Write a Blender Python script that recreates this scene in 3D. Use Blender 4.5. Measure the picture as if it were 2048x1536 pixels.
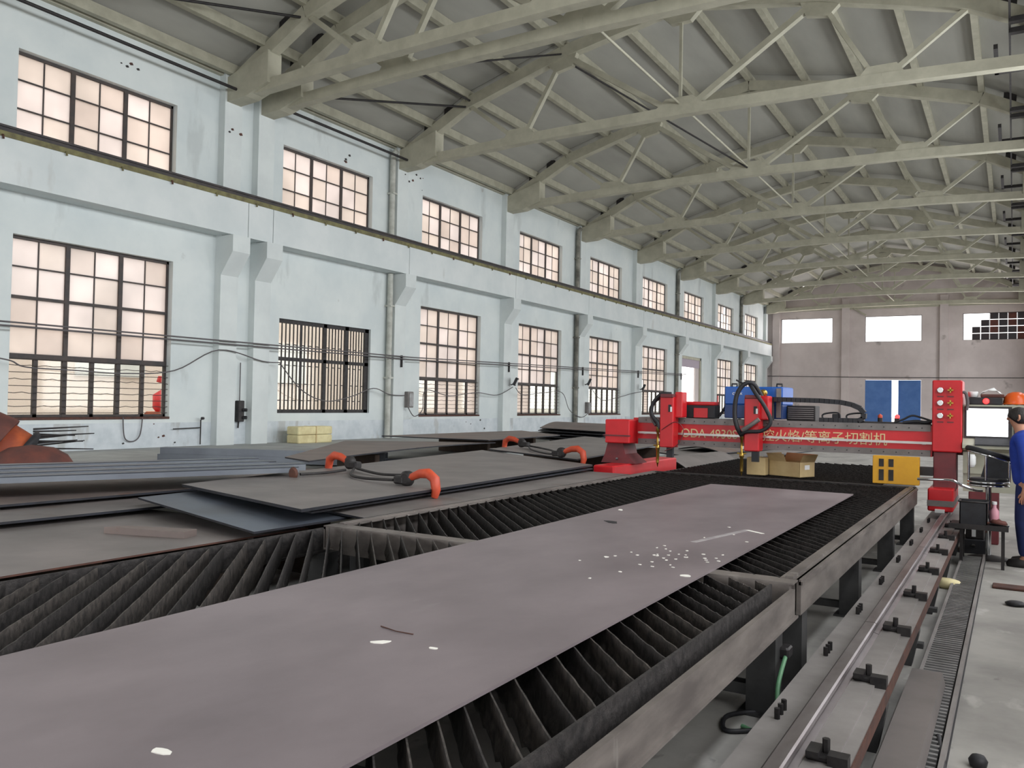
import bpy, math, random
from math import sin, cos, pi, radians
from mathutils import Vector, Matrix
random.seed(7)
for o in list(bpy.data.objects): bpy.data.objects.remove(o)
SC = bpy.context.scene
COL = SC.collection

# ------------------------------------------------------------ camera
F, YAW, PIT, ROL, HC = 1675.3, radians(30.958), radians(1.2046), radians(1.1044), 1.6
fw = Vector((-sin(YAW)*cos(PIT), cos(YAW)*cos(PIT), sin(PIT)))
r0 = Vector((cos(YAW), sin(YAW), 0)); u0 = r0.cross(fw)
rt = r0*cos(ROL)+u0*sin(ROL); up = u0*cos(ROL)-r0*sin(ROL)
cam = bpy.data.cameras.new('camera'); co = bpy.data.objects.new('camera', cam); COL.objects.link(co)
cam.sensor_fit = 'HORIZONTAL'; cam.sensor_width = 36; cam.lens = 36*F/2048
cam.clip_start = .05; cam.clip_end = 500
M = Matrix.Identity(4)
for i in range(3):
    M[i][0] = rt[i]; M[i][1] = up[i]; M[i][2] = -fw[i]
M[2][3] = HC
co.matrix_world = M
SC.camera = co

# ------------------------------------------------------------ world, lights, exposure
def lin(c):
    return tuple(((x/255)/12.92 if x/255 <= .04045 else ((x/255+.055)/1.055)**2.4) for x in c)
W = bpy.data.worlds.new('sky'); SC.world = W; W.use_nodes = True
bg = W.node_tree.nodes['Background']
bg.inputs[0].default_value = (1, .985, .975, 1); bg.inputs[1].default_value = 3.0
LK = .60
def area(name, loc, rot, sx, sy, power, col):
    l = bpy.data.lights.new(name, 'AREA'); l.shape = 'RECTANGLE'; l.size = sx; l.size_y = sy
    l.energy = power; l.color = col
    o = bpy.data.objects.new(name, l); COL.objects.link(o); o.location = loc; o.rotation_euler = rot
    return o
# daylight through the doors and windows of the right-hand wall (faces -X), the near gable and the far windows
LOWP = [90, 60, 60, 110, 150, 170, 170, 190, 240, 300, 330]; UPPP = [700, 720, 680, 600, 480, 340, 250, 200, 200, 220, 220]
for i in range(11):
    if LOWP[i]: area('daylight_right_low', (2.05, -3+6*i, 2.7), (0, radians(90), 0), 3.4, 3.4, LOWP[i]*LK, (.93, .97, 1))
    area('daylight_right_high', (2.05, -3+6*i, 6.85), (0, radians(90), 0), 2.1, 3.4, UPPP[i]*LK, (.93, .97, 1))
area('daylight_near_door', (-7, -7.6, 2.6), (radians(90), 0, 0), 9, 4.6, 350*LK, (.9, .96, 1))
for x in (-13, -7.2, -1.2):
    area('daylight_far_window', (x, 62.7, 7.15), (radians(-90), 0, 0), 3.4, 1.6, 120, (1, .93, .93))
vs = SC.view_settings
vs.view_transform = 'Standard'; vs.look = 'None'; vs.gamma = 1; vs.exposure = 0.0; vs.use_curve_mapping = False
SC.display_settings.display_device = 'sRGB'
SC.cycles.max_bounces = 8; SC.cycles.diffuse_bounces = 5; SC.cycles.glossy_bounces = 3
SC.cycles.transmission_bounces = 6; SC.cycles.transparent_max_bounces = 12
SC.cycles.caustics_reflective = False; SC.cycles.caustics_refractive = False
SC.cycles.sample_clamp_indirect = 4
SC.cycles.use_denoising = True

# ------------------------------------------------------------ mesh helpers
class MB:
    def __init__(s): s.v = []; s.f = []; s.sm = []
    def add(s, vs, fs, smooth=False):
        n = len(s.v); s.v += [tuple(p) for p in vs]; s.f += [tuple(i+n for i in f) for f in fs]; s.sm += [smooth]*len(fs)
        return s
    def box(s, x0, x1, y0, y1, z0, z1):
        return s.add([(x, y, z) for z in (z0, z1) for y in (y0, y1) for x in (x0, x1)],
              [(0, 2, 3, 1), (4, 5, 7, 6), (0, 1, 5, 4), (1, 3, 7, 5), (3, 2, 6, 7), (2, 0, 4, 6)])
    def bbox(s, x0, x1, y0, y1, z0, z1, b=.01):
        # box with chamfered vertical and top edges
        def ring(i, z): return [(x0+i, y0+i+b, z), (x0+i+b, y0+i, z), (x1-i-b, y0+i, z), (x1-i, y0+i+b, z), (x1-i, y1-i-b, z), (x1-i-b, y1-i, z), (x0+i+b, y1-i, z), (x0+i, y1-i-b, z)]
        R = [ring(b*.7, z0), ring(0, z0+b), ring(0, z1-b), ring(b*.7, z1)]
        v = sum(R, []); f = [tuple(range(7, -1, -1)), tuple(24+i for i in range(8))]
        for k in range(3):
            for i in range(8): f.append((k*8+i, k*8+(i+1) % 8, k*8+8+(i+1) % 8, k*8+8+i))
        return s.add(v, f)
    def beam(s, a, b, w, h, upv=(0, 0, 1)):
        a = Vector(a); b = Vector(b); d = (b-a).normalized(); U = Vector(upv)
        sd = d.cross(U)
        if sd.length < 1e-4: sd = d.cross(Vector((1, 0, 0)))
        sd.normalize(); U = sd.cross(d)
        v = []
        for p in (a, b):
            for q, t in ((-1, -1), (1, -1), (1, 1), (-1, 1)): v.append(p+sd*q*w/2+U*t*h/2)
        return s.add(v, [(3, 2, 1, 0), (4, 5, 6, 7), (0, 1, 5, 4), (1, 2, 6, 5), (2, 3, 7, 6), (3, 0, 4, 7)])
    def tube(s, pts, r, n=8, closed=False, caps=True):
        pts = [Vector(p) for p in pts]; N = len(pts); rings = []
        rr = r if isinstance(r, (list, tuple)) else [r]*N
        up_ = Vector((0, 0, 1)); prev = None
        for i, p in enumerate(pts):
            if closed: d = pts[(i+1) % N]-pts[i-1]
            else: d = pts[min(i+1, N-1)]-pts[max(i-1, 0)]
            d.normalize()
            if prev is None:
                a = d.cross(up_)
                if a.length < .01: a = d.cross(Vector((1, 0, 0)))
            else: a = prev-d*prev.dot(d)
            a.normalize(); prev = a; b = d.cross(a)
            rings.append([p+(a*cos(2*pi*k/n)+b*sin(2*pi*k/n))*rr[i] for k in range(n)])
        v = sum(rings, []); f = []
        for i in range(N if closed else N-1):
            j = (i+1) % N
            for k in range(n): f.append((i*n+k, j*n+k, j*n+(k+1) % n, i*n+(k+1) % n))
        s.add(v, f, True)
        if caps and not closed:
            s.add(rings[0], [tuple(range(n))]); s.add(rings[-1], [tuple(range(n-1, -1, -1))])
        return s
    def lathe(s, prof, o, ax=(0, 0, 1), n=20, smooth=True):
        o = Vector(o); A = Vector(ax).normalized(); B = A.cross(Vector((0, 0, 1)))
        if B.length < .01: B = Vector((1, 0, 0))
        B.normalize(); C_ = A.cross(B); v = []; f = []
        for r, h in prof:
            for k in range(n): v.append(o+A*h+(B*cos(2*pi*k/n)+C_*sin(2*pi*k/n))*r)
        for i in range(len(prof)-1):
            for k in range(n): f.append((i*n+k, i*n+(k+1) % n, (i+1)*n+(k+1) % n, (i+1)*n+k))
        s.add(v, f, smooth)
        if prof[0][0] > 1e-4: s.add(v[:n], [tuple(range(n-1, -1, -1))])
        if prof[-1][0] > 1e-4: s.add(v[-n:], [tuple(range(n))])
        return s
    def prism(s, poly, d0, d1, plane='xz'):
        # poly in the plane, extruded along the third axis
        def P(a, b, d): return {'xz': (a, d, b), 'yz': (d, a, b), 'xy': (a, b, d)}[plane]
        n = len(poly); v = [P(a, b, d0) for a, b in poly]+[P(a, b, d1) for a, b in poly]
        f = [tuple(range(n)), tuple(range(2*n-1, n-1, -1))]+[(i, n+i, n+(i+1) % n, (i+1) % n) for i in range(n)]
        return s.add(v, f)
    def xf(s, m):
        s.v = [tuple(m @ Vector(p)) for p in s.v]; return s
    def build(s, name, m, parent=None, **kw):
        me = bpy.data.meshes.new(name)
        off = Vector((0, 0, 0)); p = parent
        while p is not None: off += p.location; p = p.parent
        me.from_pydata([tuple(Vector(q)-off) for q in s.v], [], s.f)
        me.polygons.foreach_set('use_smooth', s.sm)
        me.validate()
        import bmesh
        bm = bmesh.new(); bm.from_mesh(me); bmesh.ops.recalc_face_normals(bm, faces=bm.faces); bm.to_mesh(me); bm.free()
        me.materials.append(m)
        o = bpy.data.objects.new(name, me); COL.objects.link(o)
        if parent: o.parent = parent
        for k, val in kw.items(): o[k] = val
        return o
def thing(name, label, cat, loc=(0, 0, 0), group=None):
    o = bpy.data.objects.new(name, None); COL.objects.link(o); o.location = loc; o.empty_display_size = .1
    o['label'] = label; o['category'] = cat
    if group: o['group'] = group
    return o
def tag(o, label, cat, group=None):
    o['label'] = label; o['category'] = cat
    if group: o['group'] = group
    return o
def struct(name, loc=(0, 0, 0)):
    o = bpy.data.objects.new(name, None); COL.objects.link(o); o.location = loc; o['kind'] = 'structure'; return o
def kids(o): return [c for c in ALLKIDS.get(o.name, [])]
ALLKIDS = {}
def copy_tree(o, parent=None):
    c = o.copy(); COL.objects.link(c)
    if parent: c.parent = parent
    for ch in list(o.children): copy_tree(ch, c)
    return c

# ------------------------------------------------------------ materials
def mat(name, c1, c2=None, rough=.6, metal=0, scale=3., bump=0., stretch=(1, 1, 1), detail=4, spots=None, spec=.5, contrast=(.35, .65), coat=0):
    m = bpy.data.materials.new(name); m.use_nodes = True; nt = m.node_tree; N = nt.nodes; L = nt.links
    b = N['Principled BSDF']; b.inputs['Roughness'].default_value = rough; b.inputs['Metallic'].default_value = metal
    b.inputs['Specular IOR Level'].default_value = spec
    if coat: b.inputs['Coat Weight'].default_value = coat
    a = lin(c1)+(1,)
    if c2 is None and not bump and not spots:
        b.inputs['Base Color'].default_value = a; return m
    g = N.new('ShaderNodeNewGeometry'); mp = N.new('ShaderNodeMapping'); mp.inputs['Scale'].default_value = stretch
    L.new(g.outputs['Position'], mp.inputs['Vector'])
    nz = N.new('ShaderNodeTexNoise'); nz.inputs['Scale'].default_value = scale; nz.inputs['Detail'].default_value = detail
    nz.inputs['Roughness'].default_value = .6
    L.new(mp.outputs[0], nz.inputs['Vector'])
    rp = N.new('ShaderNodeValToRGB'); rp.color_ramp.elements[0].position = contrast[0]; rp.color_ramp.elements[1].position = contrast[1]
    rp.color_ramp.elements[0].color = a; rp.color_ramp.elements[1].color = lin(c2 or c1)+(1,)
    L.new(nz.outputs['Fac'], rp.inputs[0]); out = rp.outputs[0]
    for sp in (spots or []):
        # (colour, scale, threshold, stretch, amount)
        n2 = N.new('ShaderNodeTexNoise'); n2.inputs['Scale'].default_value = sp[1]; n2.inputs['Detail'].default_value = 6
        mp2 = N.new('ShaderNodeMapping'); mp2.inputs['Scale'].default_value = sp[3]; L.new(g.outputs['Position'], mp2.inputs['Vector'])
        L.new(mp2.outputs[0], n2.inputs['Vector'])
        r2 = N.new('ShaderNodeValToRGB'); r2.color_ramp.elements[0].position = sp[2]; r2.color_ramp.elements[1].position = min(1, sp[2]+.06)
        r2.color_ramp.elements[0].color = (0, 0, 0, 1); r2.color_ramp.elements[1].color = (sp[4],)*3+(1,)
        L.new(n2.outputs['Fac'], r2.inputs[0])
        mx = N.new('ShaderNodeMix'); mx.data_type = 'RGBA'; mx.inputs['B'].default_value = lin(sp[0])+(1,)
        L.new(r2.outputs[0], mx.inputs['Factor']); L.new(out, mx.inputs['A']); out = mx.outputs['Result']
    L.new(out, b.inputs['Base Color'])
    if bump:
        bp = N.new('ShaderNodeBump'); bp.inputs['Strength'].default_value = bump; bp.inputs['Distance'].default_value = .02
        L.new(nz.outputs['Fac'], bp.inputs['Height']); L.new(bp.outputs[0], b.inputs['Normal'])
    return m
def frosted(name, col, mixc=.12):
    m = bpy.data.materials.new(name); m.use_nodes = True; nt = m.node_tree; N = nt.nodes; L = nt.links
    N.remove(N['Principled BSDF']); out = N['Material Output']
    t = N.new('ShaderNodeBsdfTranslucent'); g = N.new('ShaderNodeBsdfGlossy'); g.inputs['Roughness'].default_value = .25
    geo = N.new('ShaderNodeNewGeometry'); nz = N.new('ShaderNodeTexNoise'); nz.inputs['Scale'].default_value = .9; nz.inputs['Detail'].default_value = 3
    L.new(geo.outputs['Position'], nz.inputs['Vector'])
    rp = N.new('ShaderNodeValToRGB'); rp.color_ramp.elements[0].position = .3; rp.color_ramp.elements[1].position = .7
    c = lin(col); rp.color_ramp.elements[0].color = tuple(x*.82 for x in c)+(1,); rp.color_ramp.elements[1].color = c+(1,)
    L.new(nz.outputs['Fac'], rp.inputs[0]); L.new(rp.outputs[0], t.inputs['Color'])
    mx = N.new('ShaderNodeMixShader'); mx.inputs[0].default_value = .06
    L.new(t.outputs[0], mx.inputs[1]); L.new(g.outputs[0], mx.inputs[2]); L.new(mx.outputs[0], out.inputs['Surface'])
    return m
def clear(name, col=(235, 235, 230)):
    m = bpy.data.materials.new(name); m.use_nodes = True; nt = m.node_tree; N = nt.nodes; L = nt.links
    N.remove(N['Principled BSDF']); out = N['Material Output']
    t = N.new('ShaderNodeBsdfTransparent'); t.inputs['Color'].default_value = lin(col)+(1,); g = N.new('ShaderNodeBsdfGlossy'); g.inputs['Roughness'].default_value = .05
    mx = N.new('ShaderNodeMixShader'); mx.inputs[0].default_value = .05
    L.new(t.outputs[0], mx.inputs[1]); L.new(g.outputs[0], mx.inputs[2]); L.new(mx.outputs[0], out.inputs['Surface'])
    return m
def emit(name, col, s):
    m = bpy.data.materials.new(name); m.use_nodes = True; nt = m.node_tree; N = nt.nodes
    b = N['Principled BSDF']; b.inputs['Base Color'].default_value = lin(col)+(1,)
    b.inputs['Emission Color'].default_value = lin(col)+(1,); b.inputs['Emission Strength'].default_value = s
    return m
m_wall = mat('whitewash', (216, 222, 221), (203, 211, 212), .85, scale=.8, bump=.15, spots=[((176, 182, 182), 1.1, .62, (1, 1, .35), .5), ((158, 156, 150), 2.6, .70, (1, 1, .8), .55)])
m_wallfar = mat('far_plaster', (214, 203, 201), (198, 187, 185), .85, scale=.6, bump=.1, spots=[((110, 100, 95), .7, .66, (1, 1, 1), .6)])
m_dado = mat('patched_render', (208, 214, 218), (190, 198, 203), .85, scale=3, bump=.25, spots=[((165, 165, 162), 2.2, .6, (1, 1, .3), .6), ((120, 118, 112), 5, .68, (1, 1, .6), .6)])
m_pil = mat('pilaster_paint', (214, 220, 219), (204, 210, 210), .85, scale=1.2, bump=.1)
m_beam = mat('crane_beam_paint', (216, 221, 221), (204, 211, 212), .85, scale=1, bump=.1, spots=[((180, 180, 176), 1.5, .66, (1, 1, .3), .4)])
m_truss = mat('truss_paint', (184, 181, 163), (168, 165, 148), .7, scale=2.5, bump=.05, spots=[((120, 92, 74), 3, .74, (1, 1, 1), .5)])
m_roof = mat('roof_board', (170, 169, 161), (156, 155, 148), .8, scale=.9, bump=.05, stretch=(1, .25, 1))
m_purlin = mat('purlin_paint', (178, 175, 157), (160, 157, 140), .7, scale=3)
m_floor = mat('concrete', (172, 170, 165), (138, 136, 132), .6, scale=1.3, bump=.06, detail=9, spots=[((200, 198, 194), 3.5, .60, (1, .5, 1), .5), ((98, 96, 93), 1.6, .64, (1, 1, 1), .5), ((90, 88, 84), 9, .68, (1, .6, 1), .4)])
m_ledge = mat('ledge_concrete', (172, 174, 172), (150, 151, 150), .8, scale=1.4, bump=.1)
m_outside = mat('yard_ground', (175, 172, 165), (150, 148, 142), .9, scale=.5)
m_frame = mat('window_steel', (72, 62, 58), (56, 52, 52), .6, scale=6)
m_iron = mat('dark_iron', (58, 55, 55), (42, 40, 41), .6, metal=.3, scale=8, bump=.05)
m_rail_ol = mat('olive_rail_pad', (128, 124, 84), (96, 90, 66), .8, scale=5, detail=6)
m_rail_dk = mat('dark_rail', (58, 56, 58), (76, 70, 68), .55, metal=.4, scale=4)
m_glassA = frosted('frosted_cream', (232, 225, 219)); m_glassB = frosted('frosted_white', (236, 230, 227)); m_glassC = frosted('frosted_pale', (228, 220, 214))
m_clear = clear('clear_glass')
m_plate = mat('mill_scale_plate', (136, 126, 129), (116, 107, 110), .46, metal=.15, scale=1.6, bump=.03, stretch=(1, .6, 1), detail=7, spots=[((168, 164, 164), 2.2, .70, (1, .5, 1), .3)])
m_plate2 = mat('grey_plate', (130, 123, 121), (108, 103, 101), .5, metal=.15, scale=1.3, bump=.03, detail=6, spots=[((96, 80, 72), 1.2, .64, (1, 1, 1), .5)])
m_plate3 = mat('blue_grey_plate', (98, 106, 118), (82, 86, 94), .4, metal=.3, scale=1.3, bump=.03, detail=6)
m_platebr = mat('brownish_plate', (128, 114, 108), (106, 96, 93), .55, metal=.1, scale=1.1, bump=.03, detail=6, spots=[((120, 80, 66), 1.5, .62, (1, 1, 1), .5)])
m_edge = mat('plate_edge', (44, 46, 54), (34, 34, 38), .5, metal=.3, scale=6)
m_bar = mat('new_flat_steel', (118, 124, 132), (104, 109, 118), .42, metal=.35, scale=1.5)
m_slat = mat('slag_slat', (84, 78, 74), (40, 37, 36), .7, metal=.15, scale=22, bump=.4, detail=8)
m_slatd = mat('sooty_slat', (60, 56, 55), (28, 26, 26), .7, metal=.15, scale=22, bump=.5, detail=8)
m_gird = mat('table_girder', (130, 123, 118), (94, 88, 85), .5, metal=.25, scale=4, bump=.08, stretch=(1, .5, 2), detail=7, spots=[((150, 146, 140), 9, .66, (1, 1, .25), .5)])
m_leg = mat('table_leg', (66, 66, 66), (50, 50, 51), .55, metal=.2, scale=5)
m_rail = mat('polished_rail', (160, 155, 157), (120, 112, 112), .4, metal=.75, scale=4, stretch=(1, .3, 1))
m_rbed = mat('rail_bed', (150, 146, 144), (126, 122, 120), .5, metal=.15, scale=2.5, bump=.05, detail=6)
m_timber = mat('timber', (80, 66, 56), (62, 52, 46), .85, scale=5)
m_rust = mat('rust', (92, 58, 47), (68, 46, 41), .8, scale=9, bump=.2)
m_clamp = mat('clamp_iron', (56, 54, 54), (40, 38, 40), .5, metal=.4, scale=20)
m_chain = mat('grating_steel', (150, 150, 150), (118, 118, 118), .45, metal=.4, scale=6)
m_red = mat('machine_red', (206, 32, 40), (190, 26, 34), .42, scale=3)
m_maroon = mat('dull_dark_red', (122, 52, 56), (100, 50, 54), .6, scale=5)  # darker, duller red of the gantry legs, caps and seams
m_grey = mat('machine_grey', (132, 126, 124), (112, 108, 106), .5, metal=.2, scale=5)
m_steel = mat('bright_steel', (176, 172, 168), (150, 146, 142), .3, metal=.7, scale=6, stretch=(.3, 1, 1))
m_black = mat('black_rubber', (40, 41, 46), (30, 30, 34), .6, scale=12)
m_blue = mat('machine_blue', (30, 94, 180), (26, 82, 164), .4, scale=2)
m_blued = mat('machine_dark_blue', (30, 62, 120), (26, 54, 106), .45, scale=2)
m_yellow = mat('panel_yellow', (226, 168, 36), (214, 156, 32), .5, scale=3)
m_brass = mat('brass', (196, 166, 84), (160, 128, 62), .3, metal=.9, scale=12)
m_chrome = mat('chrome', (225, 228, 232), None, .08, metal=1)
m_white = mat('white_plastic', (232, 234, 234), None, .5)
m_beige = mat('console_beige', (176, 176, 158), (164, 164, 148), .5, scale=3)
m_card = mat('cardboard', (198, 176, 130), (184, 160, 116), .85, scale=4)
m_cream = mat('cream_block', (226, 216, 170), (206, 192, 146), .8, scale=4)
m_orange = mat('clamp_orange', (206, 84, 52), (182, 68, 44), .5, scale=8)
m_helmet = mat('helmet_orange', (224, 96, 36), None, .3)
m_rustor = mat('rust_orange', (186, 92, 50), (140, 66, 44), .7, scale=3, bump=.1)
m_rustbr = mat('rust_brown', (110, 62, 52), (84, 52, 48), .75, scale=4, bump=.15)
m_cover = mat('coverall_blue', (36, 66, 168), (30, 56, 148), .8, scale=9, bump=.2)
m_trous = mat('navy_trousers', (26, 40, 92), (22, 34, 78), .85, scale=9, bump=.2)
m_skin = mat('skin', (196, 144, 118), (186, 132, 108), .55, scale=12)
m_hair = mat('black_hair', (26, 22, 22), (40, 34, 32), .5, scale=60, bump=.4)
m_eye = mat('eye_white', (225, 220, 214), None, .3)
m_shoe = mat('black_shoe', (34, 32, 32), None, .5)
m_screen = emit('lit_screen', (250, 252, 255), 2.2)
m_redlight = emit('red_indicator', (255, 40, 40), 6)
m_neigh = mat('neighbour_cream', (246, 232, 224), (238, 222, 214), .85, scale=.4)
m_unseen = mat('dark_unseen_wall', (120, 98, 88), (96, 80, 74), .9, scale=2)  # dark tone invented for the unseen walls, to cut light bounced onto the roof
m_dblue = mat('door_blue', (88, 128, 190), (74, 114, 178), .5, scale=1.5)
m_gold = mat('gold_lettering', (222, 200, 150), None, .5)
m_green = mat('green_hose', (92, 140, 104), None, .5)
m_pink = mat('pink_bottle', (210, 150, 165), None, .4)
m_chalk = mat('chalk', (232, 230, 222), None, .9)
m_wire = mat('wire_grey', (92, 88, 90), None, .7)
m_pipe = mat('pipe_paint', (196, 198, 190), (168, 168, 160), .7, scale=4)
m_dark = mat('dark_pane', (44, 42, 50), (58, 44, 46), .35, scale=3)

# ============================================================ SETTING
XL, XR, YF, YN, XM = -15.8, 1.7, 62.9, -8.0, -7.05
COLS = [1.0, 7.0, 12.95, 13.96, 19.25, 25.4, 31.4, 37.45, 43.55, 49.85, 55.9, 62.0]   # near face of each pilaster, .5 wide
LOW = [(8.41, 'w'), (14.95, 'g'), (20.75, 'w'), (26.75, 'w'), (32.8, 'w'), (38.85, 'w'), (44.6, 'd'), (51.0, 'w'), (57.1, 'w')]
UPP = [8.41, 14.95, 20.73, 26.7, 32.75, 38.75, 44.8, 50.95, 57.0]
WW = 3.42

fl = MB().box(XL-.4, XR+.4, YN-.4, YF+.4, -.3, 0).build('floor', m_floor); fl['kind'] = 'structure'
gd = MB().box(-120, 60, -60, 220, -.5, -.32).build('ground', m_outside); gd['kind'] = 'structure'

def wall_cells(mb, openings, a0, a1, z0, z1, box):
    ys = sorted({a0, a1, *[o[0] for o in openings], *[o[1] for o in openings]})
    zs = sorted({z0, z1, *[o[2] for o in openings], *[o[3] for o in openings]})
    ys = [y for y in ys if a0 <= y <= a1]; zs = [z for z in zs if z0 <= z <= z1]
    for i in range(len(ys)-1):
        run = None
        for j in range(len(zs)-1):
            cy = (ys[i]+ys[i+1])/2; cz = (zs[j]+zs[j+1])/2
            solid = not any(o[0] < cy < o[1] and o[2] < cz < o[3] for o in openings)
            if solid: run = (run[0], zs[j+1]) if run else (zs[j], zs[j+1])
            if (not solid or j == len(zs)-2) and run:
                box(ys[i], ys[i+1], *run); run = None
# ---- left wall
wl = struct('wall_left', (XL, 0, 0))
ops = []
for y, k in LOW:
    ops.append((y, y+WW, 1.13, 4.52) if k == 'w' else (y, y+3.48, 1.2, 3.58) if k == 'g' else (y, y+3.4, 0, 4.35))
for y in UPP: ops.append((y, y+WW, 6.36, 7.96))
for y in (-4.0, 2.4): ops += [(y, y+WW, 1.13, 4.52), (y, y+WW, 6.36, 7.96)]
mb = MB(); wall_cells(mb, ops, YN, YF, 1.0, 9.55, lambda a, b, c, d: mb.box(XL-.28, XL, a, b, c, d)); mb.build('plaster', m_wall, wl)
mb = MB(); wall_cells(mb, ops, YN, YF, 0, 1.0, lambda a, b, c, d: mb.box(XL-.28, XL, a, b, c, d)); mb.build('dado', m_dado, wl)
lg = MB().prism([(XL, 0), (XL+.0, .47), (-9.6, .47), (-9.55, .44), (-9.55, 0)], YN, 44.5).build('trim_1', m_ledge); lg['kind'] = 'structure'
for c in COLS:
    p = MB().box(XL, XL+.2, c, c+.5, .47 if c < 44 else 0, 9.4).build('pilaster', m_pil, wl)
    MB().prism([(XL+.2, 5.28), (XL+.58, 5.28), (XL+.58, 4.9), (XL+.2, 4.38)], c, c+.5).build('corbel', m_pil, p)
seg = [YN]+[c+.5 for c in COLS[1:3]]+[c+.25 for c in COLS[3:]]
seg[-1] = 62.55
for a, b in zip(seg[:-1], seg[1:]):
    MB().box(XL, XL+.5, a+.01, b-.01, 5.29, 6.1).build('crane_beam', m_beam, wl)
MB().box(XL+.0, XL+.12, YN, YF, 9.0, 9.42).build('eave_beam', m_truss, wl)
# sills below the lower windows
for y, k in LOW:
    if k == 'w': MB().box(XL-.2, XL+.02, y, y+WW, 1.08, 1.13).build('window_sill', m_rust, wl)
# flaked plaster spots high on the wall
R = random.Random(21)
for yy, zz, n, s in ((20.2, 8.25, 9, .5), (17.2, 8.15, 5, .25), (15.3, 8.0, 4, .2), (10.6, 8.45, 4, .3), (13.3, 7.75, 3, .12), (23.6, .85, 6, .4), (11.6, .72, 6, .5)):
    for k in range(n):
        a, b, w = yy+R.gauss(0, s), zz+R.gauss(0, s*.3), R.uniform(.02, .06)
        if any(o[0]-.1 < a < o[1]+.1 and o[2]-.1 < b < o[3]+.1 for o in ops): continue
        x0 = XL+.2 if any(c-.05 < a < c+.55 for c in COLS) else XL
        MB().prism([(a-w, b), (a-w*.3, b-w*.6), (a+w, b-w*.2), (a+w*.5, b+w*.7), (a-w*.4, b+w*.5)], x0+.0005, x0+.003, 'yz').build('flaked_spot', m_iron if R.random() < .6 else m_rust, wl)
# ---- right wall (out of the frame): big daylight openings
wr = struct('wall_right', (XR, 0, 0))
opr = [(y-1.75, y+1.75, .9, 4.6) for y in (-3, 3, 9, 15, 21, 27, 33, 39, 45, 51, 57)]+[(y-1.7, y+1.7, 5.75, 7.95) for y in (-3, 3, 9, 15, 21, 27, 33, 39, 45, 51, 57)]
mb = MB(); wall_cells(mb, opr, YN, YF, 0, 9.55, lambda a, b, c, d: mb.box(XR, XR+.28, a, b, c, d)); mb.build('plaster', m_unseen, wr)
# ---- far gable wall
wf = struct('wall_far', (0, YF, 0))
opf = [(-14.75, -11.15, 6.28, 8.03), (-9.0, -5.4, 6.25, 8.03), (-2.95, .65, 6.25, 8.03), (-8.95, -5.42, 0, 3.6)]
mb = MB(); wall_cells(mb, opf, XL-.28, XR+.28, 0, 9.4, lambda a, b, c, d: mb.box(a, b, YF, YF+.3, c, d))
mb.prism([(XL-.28, 9.4), (XR+.28, 9.4), (XM+3.3, 11.3), (XM, 12.1), (XM-3.3, 11.3)], YF, YF+.3)
mb.build('plaster', m_wallfar, wf)
for x in (-15.3, -10.5, -4.3, 1.2): MB().box(x, x+.5, YF-.2, YF, 0, 9.3).build('pilaster', m_wallfar, wf)
MB().box(XL, XR, YF-.12, YF, 8.55, 8.8).build('gable_beam', m_truss, wf)
wn = struct('wall_near', (0, YN, 0))
mb = MB(); wall_cells(mb, [(-12, -2, 0, 5)], XL-.28, XR+.28, 0, 9.4, lambda a, b, c, d: mb.box(a, b, YN-.3, YN, c, d))
mb.prism([(XL-.28, 9.4), (XR+.28, 9.4), (XM+3.3, 11.3), (XM, 12.1), (XM-3.3, 11.3)], YN-.3, YN); mb.build('plaster', m_unseen, wn)

# ---- roof: purlins and boards follow the bowed top chord of the trusses
CH = [(-15.75, 8.75), (-13.3, 10.0), (-10.3, 10.85), (-7.05, 11.45)]
def zc(x):
    x = -7.05-abs(x+7.05)
    for (a, za), (b, zb) in zip(CH[:-1], CH[1:]):
        if x <= b: return za+(zb-za)*(x-a)/(b-a)
    return CH[-1][1]
PX = [-15.5, -14.55, -13.3, -11.8, -10.3, -8.7, -7.05]
PX = PX+[-14.1-x for x in PX[-2::-1]]
ce = struct('ceiling', (XM, 0, 9))
for x in PX:
    MB().box(x-.07, x+.07, YN, YF, zc(x)+.13, zc(x)+.36).build('purlin', m_purlin, ce)
ys = [YN, 1.25]+[c+.25 for c in COLS[1:]]
ys = [YN, 1.25, 7.25, 13.7]+[c+.25 for c in COLS[4:-1]]+[YF]
for xa, xb in zip(PX[:-1], PX[1:]):
    for ya, yb in zip(ys[:-1], ys[1:]):
        za, zb = zc(xa)+.36, zc(xb)+.36; e = .012
        MB().prism([(xa+e, za), (xb-e, zb), (xb-e, zb+.06), (xa+e, za+.06)], ya+e, yb-e).build('roof_board', m_roof, ce)
mb = MB()
for sx in (-1, 1):
    pts = [(XM+sx*(XM-x), zc(x)+.425) for x in (XL-.6, -13.3, -10.3, XM)]
    mb.prism(pts+[(a, b+.05) for a, b in pts[::-1]], YN-.4, YF+.4)
mb.build('roof_sheet', m_roof, ce)

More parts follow.
